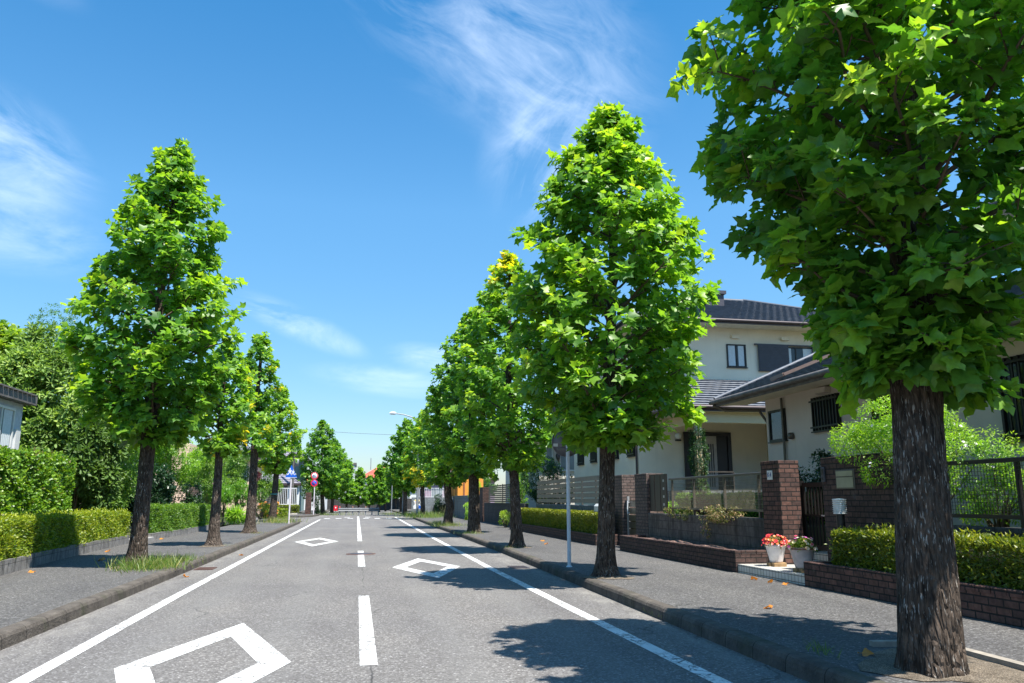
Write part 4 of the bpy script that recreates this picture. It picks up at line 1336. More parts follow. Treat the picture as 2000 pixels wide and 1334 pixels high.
# fallen leaves
fl = [((5.00, 9.25), 'bright orange fallen leaf alone in the middle of the right pavement', 0.10),
      ((6.60, 8.65), 'large rust-orange fallen leaf against the near brick planter', 0.13),
      ((6.55, 12.05), 'orange fallen leaf by the tiled step, nearest the step corner', 0.10),
      ((6.45, 12.55), 'flat orange fallen leaf in front of the tiled step', 0.11),
      ((6.62, 11.75), 'pale brown fallen leaf at the foot of the near planter corner', 0.09),
      ((6.30, 20.6), 'brown fallen leaf at the corner of the long brick planter', 0.10),
      ((4.9, 14.9), 'tan fallen leaf on the pavement behind the tree with the signpost', 0.08),
      ((4.30, 6.45), 'orange fallen leaf lying on the dirt by the huge trunk', 0.10),
      ((-3.14, 16.5), 'yellow-orange fallen leaf in the left gutter', 0.11),
      ((-2.98, 22.5), 'orange fallen leaf in the left gutter farther along', 0.10),
      ((-5.5, 19.4), 'yellow fallen leaf in the shade on the left pavement', 0.11),
      ((-5.35, 19.0), 'dark red fallen leaf in the shade on the left pavement', 0.10),
      ((-6.15, 22.3), 'orange fallen leaf against the stone edging of the left hedge', 0.13),
      ((-5.75, 16.3), 'small orange fallen leaf by the left stone edging', 0.10),
      ((5.6, 23.5), 'orange fallen leaf in front of the hedge planter', 0.12),
      ((5.9, 25.4), 'brown fallen leaf farther along the hedge planter', 0.12),
      ((-6.35, 29.0), 'curled orange leaf at the garden entrance slab', 0.14)]
for k, (p, lab, s) in enumerate(fl):
    z = PZ + 0.012 if abs(p[0]) > 3.5 else 0.012
    tv, tf = tulip_leaf(0.25, 0.25)
    a = rng.uniform(0, 6.28)
    V, F, H_ = place_leaves(np.array([[p[0], p[1], z]]), np.array([[math.cos(a), math.sin(a), 0.12]]), np.array([[rng.normal(0, .2), rng.normal(0, .2), 1]]), np.array([s]), np.array([rng.uniform(0.1, 0.9)]), [(tv, tf)])
    tag(tri_mesh('fallen_leaf', V, F, H_, M['orange_leaf']), lab, 'leaf', 'fallen leaves')

# ================================================================== POLES AND SIGNS
def disc(mb, c, r, y0, y1, n=32):
    mb.lathe((c[0], 0, c[1]), [(0.0, y0), (r, y0), (r, y1), (0.0, y1)], n, 'y')


def ringd(mb, c, r0, r1, y, n=36):
    for k in range(n):
        a, b = 2 * math.pi * k / n, 2 * math.pi * (k + 1) / n
        mb.face([(c[0] + r0 * math.cos(a), y, c[1] + r0 * math.sin(a)), (c[0] + r1 * math.cos(a), y, c[1] + r1 * math.sin(a)), (c[0] + r1 * math.cos(b), y, c[1] + r1 * math.sin(b)), (c[0] + r0 * math.cos(b), y, c[1] + r0 * math.sin(b))])


def text_mesh(name, body, mat, parent, loc, size, rotz=0.0, align='CENTER', ext=0.001, sxx=1.0):
    c = bpy.data.curves.new(name, 'FONT')
    c.body = body; c.size = size; c.align_x = align; c.align_y = 'CENTER'; c.extrude = ext; c.offset = size * 0.012
    tmp = bpy.data.objects.new(name, c); col.objects.link(tmp)
    dg = bpy.context.evaluated_depsgraph_get()
    me = bpy.data.meshes.new_from_object(tmp.evaluated_get(dg))
    col.objects.unlink(tmp); bpy.data.objects.remove(tmp)
    me.materials.clear(); me.materials.append(mat)
    o = bpy.data.objects.new(name, me); col.objects.link(o)
    o.parent = parent
    o.location = Vector(loc) - wloc(parent)
    o.rotation_euler = (math.pi / 2, 0, rotz)
    o.scale = (sxx, 1, 1)
    return o


# backs of two round signs on a white post
x, y = 4.165, 15.62
o = thing('traffic_sign', (x, y, PZ), 'pale signpost with grey backs of two round signs beside the tall right tree', 'road sign')
mb = MB(); mb.tube([(x, y, PZ - 0.02), (x, y, 3.72)], 0.038, 14); mb.build('pole', M['pole_white'], o)
mb = MB(); mb.lathe((x, y, PZ), [(0.06, 0.0), (0.058, 0.012), (0.04, 0.03)], 14); mb.build('collar', M['pole_white'], o)
for zc in (2.61, 3.28):
    d = MB(); disc(d, (x - 0.01, zc), 0.305, y + 0.062, y + 0.068); d.lathe((x - 0.01, 0, zc), [(0.297, y + 0.05), (0.308, y + 0.05), (0.308, y + 0.0685), (0.297, y + 0.0685)], 32, 'y')
    pl = d.build('sign_plate', M['sign_back'], o)
    for dz in (-0.15, 0.15):
        b = MB()
        b.box(x - 0.20, x + 0.20, y + 0.040, y + 0.061, zc + dz - 0.02, zc + dz + 0.02)
        b.lathe((x, y, zc + dz), [(0.039, -0.02), (0.043, -0.018), (0.043, 0.018), (0.039, 0.02)], 14)
        b.build('bracket', M['sign_back_lip'], pl)
    if zc < 3:
        b = MB(); b.box(x - 0.285, x - 0.19, y + 0.056, y + 0.060, zc - 0.10, zc - 0.04); b.build('sticker', M['sign_white'], pl)

# pedestrian crossing sign
x, y = -3.68, 46.6
o = thing('traffic_sign', (x, y, PZ), 'blue triangular crossing sign with two walking white figures on a pale post', 'road sign')
mb = MB(); mb.tube([(x, y, PZ - 0.02), (x, y, 3.2)], 0.04, 10); mb.build('pole', M['pole_pink'], o)
zb, zt, hw = 2.66, 3.38, 0.335
yf = y - 0.06
tri = lambda k: [(x - hw * k, zb + (1 - k) * 0.27), (x + hw * k, zb + (1 - k) * 0.27), (x, zt - (1 - k) * 0.5)]
mb = MB(); mb.prism(tri(1.0), yf, yf + 0.02); pl = mb.build('sign_plate', M['sign_blue'], o)
b = MB()
for a, bb in ((0, 1), (1, 2), (2, 0)):
    p0, p1 = tri(0.965)[a], tri(0.965)[bb]; q0, q1 = tri(0.90)[a], tri(0.90)[bb]
    if a == 0: b.face([(p0[0], yf - 0.002, p0[1]), (p1[0], yf - 0.002, p1[1]), (q1[0], yf - 0.002, q1[1]), (q0[0], yf - 0.002, q0[1])])
b.build('border', M['sign_white'], pl)
g = MB()
def fig(px, pz, s):
    yy = yf - 0.0025
    def poly(pts): g.face([(px + s * a, yy, pz + s * c) for a, c in pts])
    n = 10
    poly([(0.0 + 0.075 * math.cos(2 * math.pi * k / n), 0.86 + 0.085 * math.sin(2 * math.pi * k / n)) for k in range(n)])
    poly([(-0.13, 0.34), (0.12, 0.34), (0.13, 0.74), (-0.10, 0.76)])
    poly([(-0.10, 0.74), (-0.27, 0.50), (-0.21, 0.45), (-0.05, 0.62)])
    poly([(0.10, 0.74), (0.29, 0.52), (0.24, 0.46), (0.06, 0.62)])
    poly([(-0.13, 0.345), (-0.01, 0.345), (-0.22, 0.02), (-0.36, 0.02)])
    poly([(0.0, 0.345), (0.12, 0.345), (0.30, 0.0), (0.17, 0.0)])
fig(x - 0.075, zb + 0.15, 0.42); fig(x + 0.10, zb + 0.15, 0.32)
for q in (-0.235, 0.235): g.box(x + q - 0.035, x + q + 0.035, yf - 0.004, yf - 0.002, zb + 0.19, zb + 0.225)
g.build('pictogram', M['sign_white'], pl)

# 40 limit over no parking
x, y = -3.82, 74.0
o = thing('traffic_sign', (x, y, PZ), 'post with a round 40 speed limit sign above a blue no parking disc', 'road sign')
mb = MB(); mb.tube([(x + 0.05, y + 0.05, PZ - 0.02), (x + 0.05, y + 0.05, 3.9)], 0.045, 10); mb.build('pole', M['pole_pink'], o)
for zc, kind in ((3.56, 0), (2.92, 1)):
    d = MB(); disc(d, (x, zc), 0.32, y - 0.02, y); pl = d.build('sign_plate', M['sign_white'] if kind == 0 else M['sign_blue'], o)
    r_ = MB(); ringd(r_, (x, zc), 0.235 if kind == 0 else 0.225, 0.315, y - 0.023)
    if kind: r_.bar((x - 0.16, y - 0.0235, zc + 0.16), (x + 0.16, y - 0.0235, zc - 0.16), 0.055, 0.003, up=(0, 1, 0))
    r_.build('ring', M['sign_red'], pl)
    if kind == 0: text_mesh('lettering', '40', M['sign_navy'], pl, (x, y - 0.024, zc), 0.36, sxx=0.85)

# street lamp
x, y = 4.70, 63.8
o = thing('street_lamp', (x, y, 0), 'tall grey street lamp whose curved arm reaches over the road', 'street lamp')
mb = MB(); mb.tube([(x, y, 0), (x, y, 4.0), (x - 0.03, y, 7.0)], [0.105, 0.09, 0.065], 12); mb.build('pole', M['steel'], o)
mb = MB(); mb.tube([(x - 0.03, y, 7.0), (x - 0.16, y, 7.55), (x - 0.55, y, 7.95), (x - 1.2, y, 8.15), (x - 1.9, y, 8.24)], [0.06, 0.055, 0.05, 0.045, 0.04], 10); mb.build('arm', M['steel'], o)
mb = MB(); mb.tube([(x - 1.85, y, 8.24), (x - 1.95, y, 8.25), (x - 2.25, y, 8.25), (x - 2.4, y, 8.23)], [0.05, 0.12, 0.13, 0.05], 10); mb.build('lamp_head', M['pole_white'], o)

for (x, y, h, lab) in ((3.45, 82.0, 3.4, 'thin bare grey post left of the other one beyond the crossing'), (4.25, 76.5, 3.6, 'thin bare grey post right of the other one, nearer the street lamp')):
    o = thing('signpost', (x, y, 0), lab, 'post')
    mb = MB(); mb.tube([(x, y, 0), (x, y, h)], 0.05, 10); mb.build('pole', M['steel'], o)
    mb = MB(); mb.lathe((x, y, h), [(0.055, -0.02), (0.055, 0.02), (0.0, 0.04)], 10); mb.build('cap', M['pole_white'], o)

# child-shaped warning board
x, y = 4.86, 66.0
o = thing('warning_board', (x, y, PZ), 'small cut-out board of a child in a pale cap standing in tall grass', 'warning board')
mb = MB(); mb.box(x - 0.035, x + 0.035, y, y + 0.05, PZ - 0.03, 0.75); mb.build('stake', M['yellow'], o)
mb = MB(); mb.prism([(x - 0.30, 0.72), (x + 0.27, 0.72), (x + 0.30, 0.95), (x + 0.20, 1.05), (x + 0.24, 1.25), (x + 0.18, 1.45), (x, 1.52), (x - 0.18, 1.47), (x - 0.32, 1.36), (x - 0.22, 1.2), (x - 0.22, 1.05), (x - 0.32, 0.95)], y - 0.02, y)
bd = mb.build('board', M['sign_white'], o)
def patch(nm, pts, mat, dy):
    q = MB(); q.face([(x + a, y - 0.022 - dy, c) for a, c in pts]); q.build(nm, mat, bd)
patch('jacket', [(-0.02, 0.74), (0.26, 0.74), (0.28, 0.93), (0.15, 1.02), (-0.05, 1.0)], M['sign_blue'], 0)
patch('cap', [(-0.30, 1.37), (0.17, 1.33), (0.16, 1.44), (0.0, 1.50), (-0.16, 1.45)], M['yellow'], 0)
patch('face', [(-0.17, 1.1), (0.14, 1.1), (0.19, 1.31), (-0.19, 1.34)], M['skin'], 0.001)
patch('hair', [(0.10, 1.12), (0.19, 1.14), (0.21, 1.32), (0.12, 1.33)], M['alu_dark'], 0.002)

# guard rail across the end of the road
o = thing('guard_rail', (0.15, 77.0, 0), 'low galvanised guard rail across the end of the road', 'guard rail')
for x0, x1, zz in ((-1.65, 0.3, 0.0), (0.3, 2.15, 0.0)):
    m_ = MB()
    yy = 77.0 + 0.9 * (x0 + 1.65) / 3.8
    y2 = 77.0 + 0.9 * (x1 + 1.65) / 3.8
    pr = [(0.0, 0.36), (0.05, 0.40), (0.05, 0.46), (0.0, 0.52), (0.05, 0.58), (0.05, 0.64), (0.0, 0.68)]
    for (a, za), (b, zb_) in zip(pr[:-1], pr[1:]):
        m_.face([(x0 + 0.01, yy - a, za), (x1 - 0.01, y2 - a, za), (x1 - 0.01, y2 - b, zb_), (x0 + 0.01, yy - b, zb_)])
    m_.build('rail', M['rail'], o)
for k in range(7):
    xx = -1.55 + k * 0.6; yy = 77.07 + 0.9 * (xx + 1.65) / 3.8
    m_ = MB(); m_.tube([(xx, yy, -0.02), (xx, yy, 0.72)], 0.05, 8); m_.build('post', M['steel'], o)
    if k % 2 == 0:
        m_ = MB(); m_.lathe((xx, yy, 0.72), [(0.05, 0.0), (0.045, 0.10), (0.0, 0.11)], 8); m_.build('reflector', M['rust'] if k else M['sign_red'], o)
# red notice board
o = thing('notice_board', (-1.95, 78.5, 0), 'little red square board on a stake left of the guard rail', 'sign')
mb = MB(); mb.box(-2.13, -1.77, 78.5, 78.53, 0.42, 0.9); b = mb.build('board', M['sign_red'], o)
mb = MB(); mb.prism([(-2.03, 0.77), (-1.88, 0.77), (-1.95, 0.60)], 78.494, 78.498); mb.build('emblem', M['sign_white'], b)
mb = MB(); mb.box(-1.98, -1.92, 78.54, 78.58, -0.02, 0.9); mb.build('stake', M['steel'], o)

# overhead cable between two utility poles
o = thing('utility_pole', (-6.0, 78.0, 0), 'grey utility pole behind the triangular crossing sign carrying the overhead cable', 'utility pole')
mb = MB(); mb.tube([(-6.0, 78, -0.02), (-6.0, 78, 8.2)], [0.15, 0.10], 10); mb.build('pole', M['fascia_grey'], o)
mb = MB(); mb.lathe((-5.7, 77.9, 4.9), [(0.0, -0.35), (0.18, -0.35), (0.18, 0.35), (0.0, 0.37)], 12); mb.build('transformer', M['steel'], o)
mb = MB()
pts = [(-6.0 + 15.5 * q, 78 + 4 * q, 8.1 - 0.05 * q - 0.9 * q * (1 - q)) for q in np.linspace(0, 1, 14)]
mb.tube(pts, 0.014, 5)
tag(mb.build('overhead_cable', M['alu_dark']), 'thin dark cable strung across the sky above the end of the road', 'cable')

# ================================================================== RIGHT SIDE: FRONT GARDENS
def brick_planter(x0, x1, y0, y1, h, mat, fill, label, th=0.10):
    o = thing('brick_planter', ((x0 + x1) / 2, (y0 + y1) / 2, PZ), label, 'planter', None)
    m_ = MB()
    zt = PZ + h
    m_.box(x0, x0 + th, y0, y1, PZ - 0.02, zt - 0.072); m_.box(x1 - th, x1, y0, y1, PZ - 0.02, zt - 0.072)
    m_.box(x0 + th, x1 - th, y0, y0 + th, PZ - 0.02, zt - 0.073); m_.box(x0 + th, x1 - th, y1 - th, y1, PZ - 0.02, zt - 0.073)
    m_.build('wall', M[mat], o)
    c = MB()                                               # coping course of single bricks, each a little out of line
    n = int((y1 - y0) / 0.215)
    st = (y1 - y0) / n
    for k in range(n):
        j = rng.normal(0, 0.0025)
        c.box(x0 - 0.006 + j, x0 + th + 0.012 + j, y0 + k * st + 0.004, y0 + (k + 1) * st - 0.004, zt - 0.07, zt + rng.normal(0, 0.0018), 0.006)
    n2 = max(1, int((x1 - x0 - 2 * th) / 0.2)); s2 = (x1 - x0 - th - 0.02) / n2
    for yy in (y0 - 0.005, y1 - th + 0.005):
        for k in range(n2): c.box(x0 + th + 0.016 + k * s2, x0 + th + 0.010 + (k + 1) * s2 - 0.004, yy, yy + th, zt - 0.07, zt + rng.normal(0, 0.0018), 0.006)
    c.build('coping', M[mat], o)
    s = MB()
    ny = int((y1 - y0) / 0.25); nx = 4
    g = [[(x0 + th * .9 + (x1 - x0 - 1.8 * th) * i / nx, y0 + th * .9 + (y1 - y0 - 1.8 * th) * j / ny, zt - 0.045 + rng.normal(0, 0.012) + 0.02 * math.sin(j * 0.9)) for i in range(nx + 1)] for j in range(ny + 1)]
    for j in range(ny):
        for i in range(nx): s.face([g[j][i], g[j][i + 1], g[j + 1][i + 1], g[j + 1][i]])
    s.build('soil', M[fill], o)
    return o


brick_planter(6.83, 7.55, 13.85, 20.45, 0.385, 'brick', 'gravel', 'long low dark brick planter of bare reddish gravel in front of the mesh fence')
brick_planter(6.82, 7.58, 3.2, 11.55, 0.365, 'brick_red', 'soil', 'near dark brick planter holding the clipped hedge behind the huge tree')
brick_planter(6.83, 7.55, 22.6, 36.0, 0.31, 'brick', 'soil', 'low brick planter under the yellow-green hedge by the slatted fence')
hedge([(6.95, 3.4), (6.95, 10.95)], -0.5, 0.44, 1.0, 0.055, 5200, M['boxwood'], 'clipped box hedge in the near brick planter behind the huge trunk', hue=(0.45, 0.24), sprig=0.07, rough=0.09)
hedge([(6.95, 22.75), (6.95, 35.4)], -0.48, 0.42, 1.06, 0.06, 3000, M['boxwood'], 'long yellow-green clipped hedge below the slatted fence', hue=(0.60, 0.20))

# tiled step and flower pots
mb = MB(); mb.box(6.86, 9.4, 11.56, 13.84, PZ - 0.02, 0.30); mb.box(8.25, 9.4, 11.90, 13.95, 0.303, 0.50)
o = mb.build('tiled_step', M['tile']); tag(o, 'low white tiled entrance step between the two dark brick planters', 'step')


def pot(x, y, z, r, h, mat, label, fmat, leafmat, rim=None, nfl=60):
    o = thing('flower_pot', (x, y, z), label, 'flower pot')
    for q in ((x - 0.16, x + 0.15, y - 0.05, y + 0.06, z, z + 0.065), (x - 0.12, x + 0.12, y - 0.14, y - 0.055, z, z + 0.065)):
        b = MB(); b.box(*q, 0.006); b.build('support_block', M['wood'], o)
    z0 = z + 0.066
    p = MB()
    p.lathe((x, y, z0), [(0.0, 0.0), (r * 0.60, 0.0), (r * 0.62, 0.02), (r * 0.93, h - 0.05), (r * 0.94, h - 0.045)], 28)
    p.lathe((x, y, z0), [(r * 0.94, h - 0.045), (r, h - 0.04), (r * 1.01, h), (r * 0.93, h + 0.001), (r * 0.88, h - 0.06), (0, h - 0.06)], 28)
    pp = p.build('pot', M[mat], o)
    if rim:
        q = MB(); q.lathe((x, y, z0), [(r * 1.004, h - 0.03), (r * 1.018, h - 0.004), (r * 0.98, h + 0.006), (r * 0.92, h + 0.003)], 28); q.build('rim', M[rim], pp)
    n = 120
    d = nrm(rng.normal(size=(n, 3))); d[:, 2] = np.abs(d[:, 2])
    sp = np.array([x, y, z0 + h - 0.02]) + d * np.array([r * 1.12, r * 1.12, h * 0.55]) * rng.uniform(0.5, 1, (n, 1))
    V, F, H_ = rosettes(sp, d + np.array([0, 0, 0.3]), 7, 0.055, np.clip(rng.normal(0.55, 0.2, n), 0, 0.93), LEAF_OVAL, pet=0.01, droop=0.2)
    tri_mesh('foliage', V, F, H_, M[leafmat], o)
    n = nfl
    d = nrm(rng.normal(size=(n, 3)) + np.array([0, -0.2, 0.2])); d[:, 2] = np.abs(d[:, 2])
    sp = np.array([x, y, z0 + h - 0.02]) + d * np.array([r * 1.18, r * 1.18, h * 0.62]) * rng.uniform(0.85, 1.08, (n, 1))
    P = np.repeat(sp, 6, axis=0); a = np.tile(np.arange(6) * 1.047, n); N = np.repeat(d + np.array([0, -0.4, 0.4]), 6, axis=0)
    u = nrm(np.cross(N, np.array([0.3, 0.2, 1.0]))); v = np.cross(nrm(N), u)
    D = u * np.cos(a)[:, None] + v * np.sin(a)[:, None] + nrm(N) * 0.3
    V, F, H_ = place_leaves(P, D, N, np.full(len(P), 0.030), np.repeat(rng.uniform(0, 1, n), 6), [(np.array([(0, 0, 0), (0.4, 0.5, 0.1), (0.25, 1, 0.12), (-0.25, 1, 0.12), (-0.4, 0.5, 0.1)]), np.array([(0, 1, 2), (0, 2, 3), (0, 3, 4)]))])
    tri_mesh('blossoms', V, F, H_, M[fmat], o)


pot(7.32, 13.28, 0.30, 0.18, 0.31, 'pot', 'smooth white pot of red begonia-like flowers on the tiled step', 'flower_red', 'abelia', None, 75)
pot(7.15, 12.12, 0.30, 0.205, 0.32, 'pot2', 'pinkish white pot with a rusty rim and mixed pale flowers on the tiled step', 'flower_mix', 'privet', 'rust', 34)

# brick gate pillars
def pillar(x0, x1, y0, y1, z1, mat, label):
    o = thing('brick_pillar', ((x0 + x1) / 2, (y0 + y1) / 2, PZ), label, 'pillar')
    b = MB(); b.box(x0, x1, y0, y1, PZ - 0.02, z1 - 0.075); b.build('shaft', M[mat], o)
    c = MB()
    n = max(2, int((y1 - y0) / 0.11)); st = (y1 - y0 + 0.012) / n
    for k in range(n): c.box(x0 - 0.006, x1 + 0.006, y0 - 0.006 + k * st + 0.003, y0 - 0.006 + (k + 1) * st - 0.003, z1 - 0.074, z1 + rng.normal(0, 0.002), 0.005)
    c.build('cap', M[mat], o)
    return o


pk = pillar(7.65, 8.05, 13.58, 14.25, 2.17, 'brick_red', 'dark brick gate pillar with a small white K4 plate beside the black gate')
mb = MB(); mb.box(7.628, 7.648, 13.81, 13.99, 1.82, 1.99, 0.004); pl = mb.build('number_plate', M['sign_white'], pk)
text_mesh('lettering', 'K4', M['sign_navy'], pl, (7.6265, 13.90, 1.905), 0.13, rotz=-math.pi / 2)
pillar(7.65, 8.12, 20.52, 21.45, 2.15, 'brick_pale', 'greyish brick pillar at the left end of the tan mesh fence')
pillar(7.65, 8.10, 22.55, 23.45, 2.17, 'brick_pale', 'greyish brick pillar beside the slatted fence, behind the tall tree trunk')

# gate wall with intercom and letter slot
o = thing('brick_wall', (7.77, 11.0, 0.5), 'dark brick gate wall with intercom and letter plate behind the garden lamp', 'wall')
mb = MB(); mb.box(7.65, 7.87, 9.85, 12.2, 0.3, 2.06); mb.build('wall', M['brick'], o)
mb = MB()
for k in range(11):
    mb.box(7.642, 7.878, 9.85 + k * 2.35 / 11 + 0.003, 9.85 + (k + 1) * 2.35 / 11 - 0.003, 2.061, 2.135 + rng.normal(0, 0.002), 0.005)
mb.build('coping', M['brick'], o)
mb = MB(); mb.box(7.61, 7.648, 12.07, 12.17, 1.74, 1.98, 0.008); ic = mb.build('intercom', M['shutter'], o)
mb = MB(); mb.box(7.604, 7.609, 12.085, 12.155, 1.86, 1.95); mb.box(7.604, 7.609, 12.10, 12.14, 1.77, 1.81); mb.build('intercom_panel', M['alu_dark'], ic)
mb = MB(); mb.box(7.632, 7.648, 11.28, 11.78, 1.62, 1.92, 0.005); lp = mb.build('letter_plate', M['alu_brown'], o)
mb = MB(); mb.box(7.624, 7.631, 11.31, 11.75, 1.64, 1.80); mb.box(7.622, 7.631, 11.31, 11.75, 1.82, 1.90); mb.build('flap', simple('khaki_flap', (0.30, 0.28, 0.19), 0.4), lp)

# black gate, two leaves
o = thing('garden_gate', (8.25, 13.1, 0.5), 'black slatted double gate between the K4 pillar and the gate wall', 'gate')
gx = 8.22
for yy in (13.82, 12.22):
    mb = MB(); mb.box(gx - 0.04, gx + 0.04, yy - 0.04, yy + 0.04, 0.45, 1.80); mb.build('post', M['alu_dark'], o)
for y0, y1 in ((13.03, 13.76), (12.29, 13.01)):
    l = MB()
    l.box(gx - 0.02, gx + 0.02, y0, y1, 1.68, 1.76); l.box(gx - 0.02, gx + 0.02, y0, y1, 0.56, 0.64)
    l.box(gx - 0.021, gx + 0.021, y0, y0 + 0.05, 0.641, 1.679); l.box(gx - 0.021, gx + 0.021, y1 - 0.05, y1, 0.641, 1.679)
    for k in range(5):
        ym = y0 + 0.05 + (y1 - y0 - 0.1) * (k + 1) / 6
        l.box(gx - 0.012, gx + 0.012, ym - 0.016, ym + 0.016, 0.641, 1.679)
    l.box(gx - 0.014, gx + 0.014, y0 + 0.051, y1 - 0.051, 1.15, 1.19)
    lf = l.build('gate_leaf', M['alu_dark'], o)
    h = MB(); yy = 13.07 if y0 > 13 else 12.97
    h.bar((gx - 0.05, yy - 0.05, 1.17), (gx - 0.05, yy + 0.05, 1.175), 0.022); h.bar((gx - 0.05, yy, 1.17), (gx - 0.02, yy, 1.17), 0.02); h.build('handle', M['alu_silver'], lf)

# garden lamp
x, y = 7.30, 11.22
o = thing('garden_lamp', (x, y, 0.46), 'garden bollard lamp with a louvred white head on a black post', 'lamp')
mb = MB(); mb.tube([(x, y, 0.42), (x, y, 1.23)], 0.062, 16); mb.build('post', M['alu_dark'], o)
mb = MB(); mb.lathe((x, y, 1.235), [(0.0, 0.0), (0.097, 0.0), (0.10, 0.02), (0.092, 0.02), (0.095, 0.20), (0.10, 0.20), (0.104, 0.225), (0.0, 0.235)], 24); lh = mb.build('lamp_head', M['globe'], o)
mb = MB()
for k in range(6):
    zz = 1.272 + k * 0.028
    mb.lathe((x, y, zz), [(0.093, 0.008), (0.104, 0.0), (0.104, 0.006), (0.093, 0.014)], 24)
mb.build('louvre', M['white_plastic'], lh)


def mesh_fence(x, y0, y1, z0, z1, mat_f, mat_m, label, posts, step=0.10, vstep=0.05, wire=0.006, rail=0.05):
    o = thing('mesh_fence', (x, (y0 + y1) / 2, z0), label, 'fence')
    f = MB(); f.box(x - rail * .7, x + rail * .7, y0, y1, z1 - rail, z1, 0.008); f.build('top_rail', M[mat_f], o)
    f = MB(); f.box(x - rail * .6, x + rail * .6, y0 + 0.001, y1 - 0.001, z0, z0 + rail * 0.9); f.build('bottom_rail', M[mat_f], o)
    for p in posts:
        q = MB(); q.box(x - 0.025, x + 0.025, p - 0.025, p + 0.025, z0 - 0.14, z1 - rail - 0.001); q.build('post', M[mat_f], o)
    m_ = MB()
    n = int((y1 - y0) / vstep)
    for k in range(n + 1):
        yy = y0 + 0.01 + (y1 - y0 - 0.02) * k / n
        m_.box(x - 0.036, x - 0.036 + wire, yy - wire / 2, yy + wire / 2, z0 + rail * 0.9, z1 - rail - 0.002)
    n = int((z1 - z0 - 2 * rail) / step)
    for k in range(1, n + 1):
        zz = z0 + rail + (z1 - z0 - 2 * rail) * k / (n + 1)
        m_.box(x - 0.036 - wire * 1.1, x - 0.0365, y0 + 0.005, y1 - 0.005, zz - wire / 2, zz + wire / 2)
    m_.build('mesh_panel', M[mat_m], o)
    return o


def wall_thing(x0, x1, y0, y1, z0, z1, mat, label, cap=True, name='garden_wall'):
    o = thing(name, ((x0 + x1) / 2, (y0 + y1) / 2, z0), label, 'wall')
    b = MB(); b.box(x0, x1, y0, y1, z0, z1 - (0.06 if cap else 0)); b.build('wall', M[mat], o)
    if cap:
        c = MB(); L = y1 - y0
        if L > (x1 - x0):
            n = max(1, int(L / 0.4))
            for k in range(n): c.box(x0 - 0.012, x1 + 0.012, y0 + L * k / n + 0.003, y0 + L * (k + 1) / n - 0.003, z1 - 0.059, z1 + rng.normal(0, 0.002), 0.01)
        else: c.box(x0 - 0.012, x1 + 0.012, y0 - 0.01, y1 + 0.01, z1 - 0.059, z1, 0.01)
        c.build('coping', M[mat], o)
    return o


wall_thing(7.66, 7.82, 14.27, 20.5, PZ - 0.02, 1.10, 'block', 'stained low concrete block wall under the tan mesh fence')
mesh_fence(7.72, 14.28, 19.05, 1.22, 1.98, 'alu_brown', 'mesh_tan', 'tan mesh fence panel with posts in front of the cream house porch', [14.5, 16.0, 17.6, 18.9])
o = thing('fence_panel', (7.74, 19.8, 1.1), 'narrow dark board panel pierced with small square holes beside the grey brick pillar', 'fence')
for k in range(3):
    mb = MB(); mb.box(7.715, 7.755, 19.30 + k * 0.41, 19.66 + k * 0.41, 1.15, 2.10); mb.build('board', M['alu_dark'], o)
for k in range(4):
    mb = MB(); mb.box(7.708, 7.714, 19.42, 19.50, 1.30 + k * 0.2, 1.36 + k * 0.2); mb.build('stud', M['alu_silver'], o)
wall_thing(7.66, 7.84, 2.0, 9.83, PZ - 0.02, 1.12, 'block_dark', 'low dark concrete block wall behind the near box hedge')
mesh_fence(7.72, 2.5, 9.80, 1.22, 1.95, 'alu_dark', 'mesh_dark', 'dark mesh fence overgrown by the white-flowered bush behind the huge tree', [9.7, 8.2, 7.72, 6.2, 4.2], 0.05, 0.05, 0.005, 0.055)
mb = MB(); mb.box(9.2, 9.35, 12.5, 13.4, 0.95, 1.0)

# gate between the grey brick pillars
o = thing('side_gate', (7.80, 22.0, PZ), 'narrow side gate with a silver upright between the two greyish brick pillars', 'gate')
mb = MB(); mb.box(7.76, 7.82, 22.42, 22.50, PZ, 1.55); mb.build('post', M['alu_silver'], o)
mb = MB()
for k in range(6): mb.box(7.78, 7.81, 21.5, 22.41, 0.25 + k * 0.2, 0.42 + k * 0.2)
mb.build('gate_leaf', M['alu_brown'], o)
mb = MB(); mb.tube([(7.72, 22.30, 1.05), (7.71, 22.30, 1.2), (7.72, 22.30, 1.42)], 0.02, 8); mb.box(7.72, 7.775, 22.285, 22.315, 1.08, 1.10); mb.box(7.72, 7.775, 22.285, 22.315, 1.37, 1.39); mb.build('handle', M['pole_white'], o)

# mailbox on a post
o = thing('mailbox', (7.25, 23.4, PZ), 'small white mailbox on a dark post at the near end of the hedge', 'mailbox')
mb = MB(); mb.box(7.20, 7.28, 23.28, 23.36, PZ, 1.10); mb.build('post', M['alu_dark'], o)
mb = MB(); mb.prism([(7.08, 1.105), (7.40, 1.105), (7.40, 1.26), (7.34, 1.33), (7.14, 1.33), (7.08, 1.26)], 23.10, 23.55); mb.build('box', M['white_plastic'], o)
mb = MB(); mb.box(7.02, 7.44, 23.05, 23.6, 1.085, 1.104); mb.build('shelf', M['alu_brown'], o)

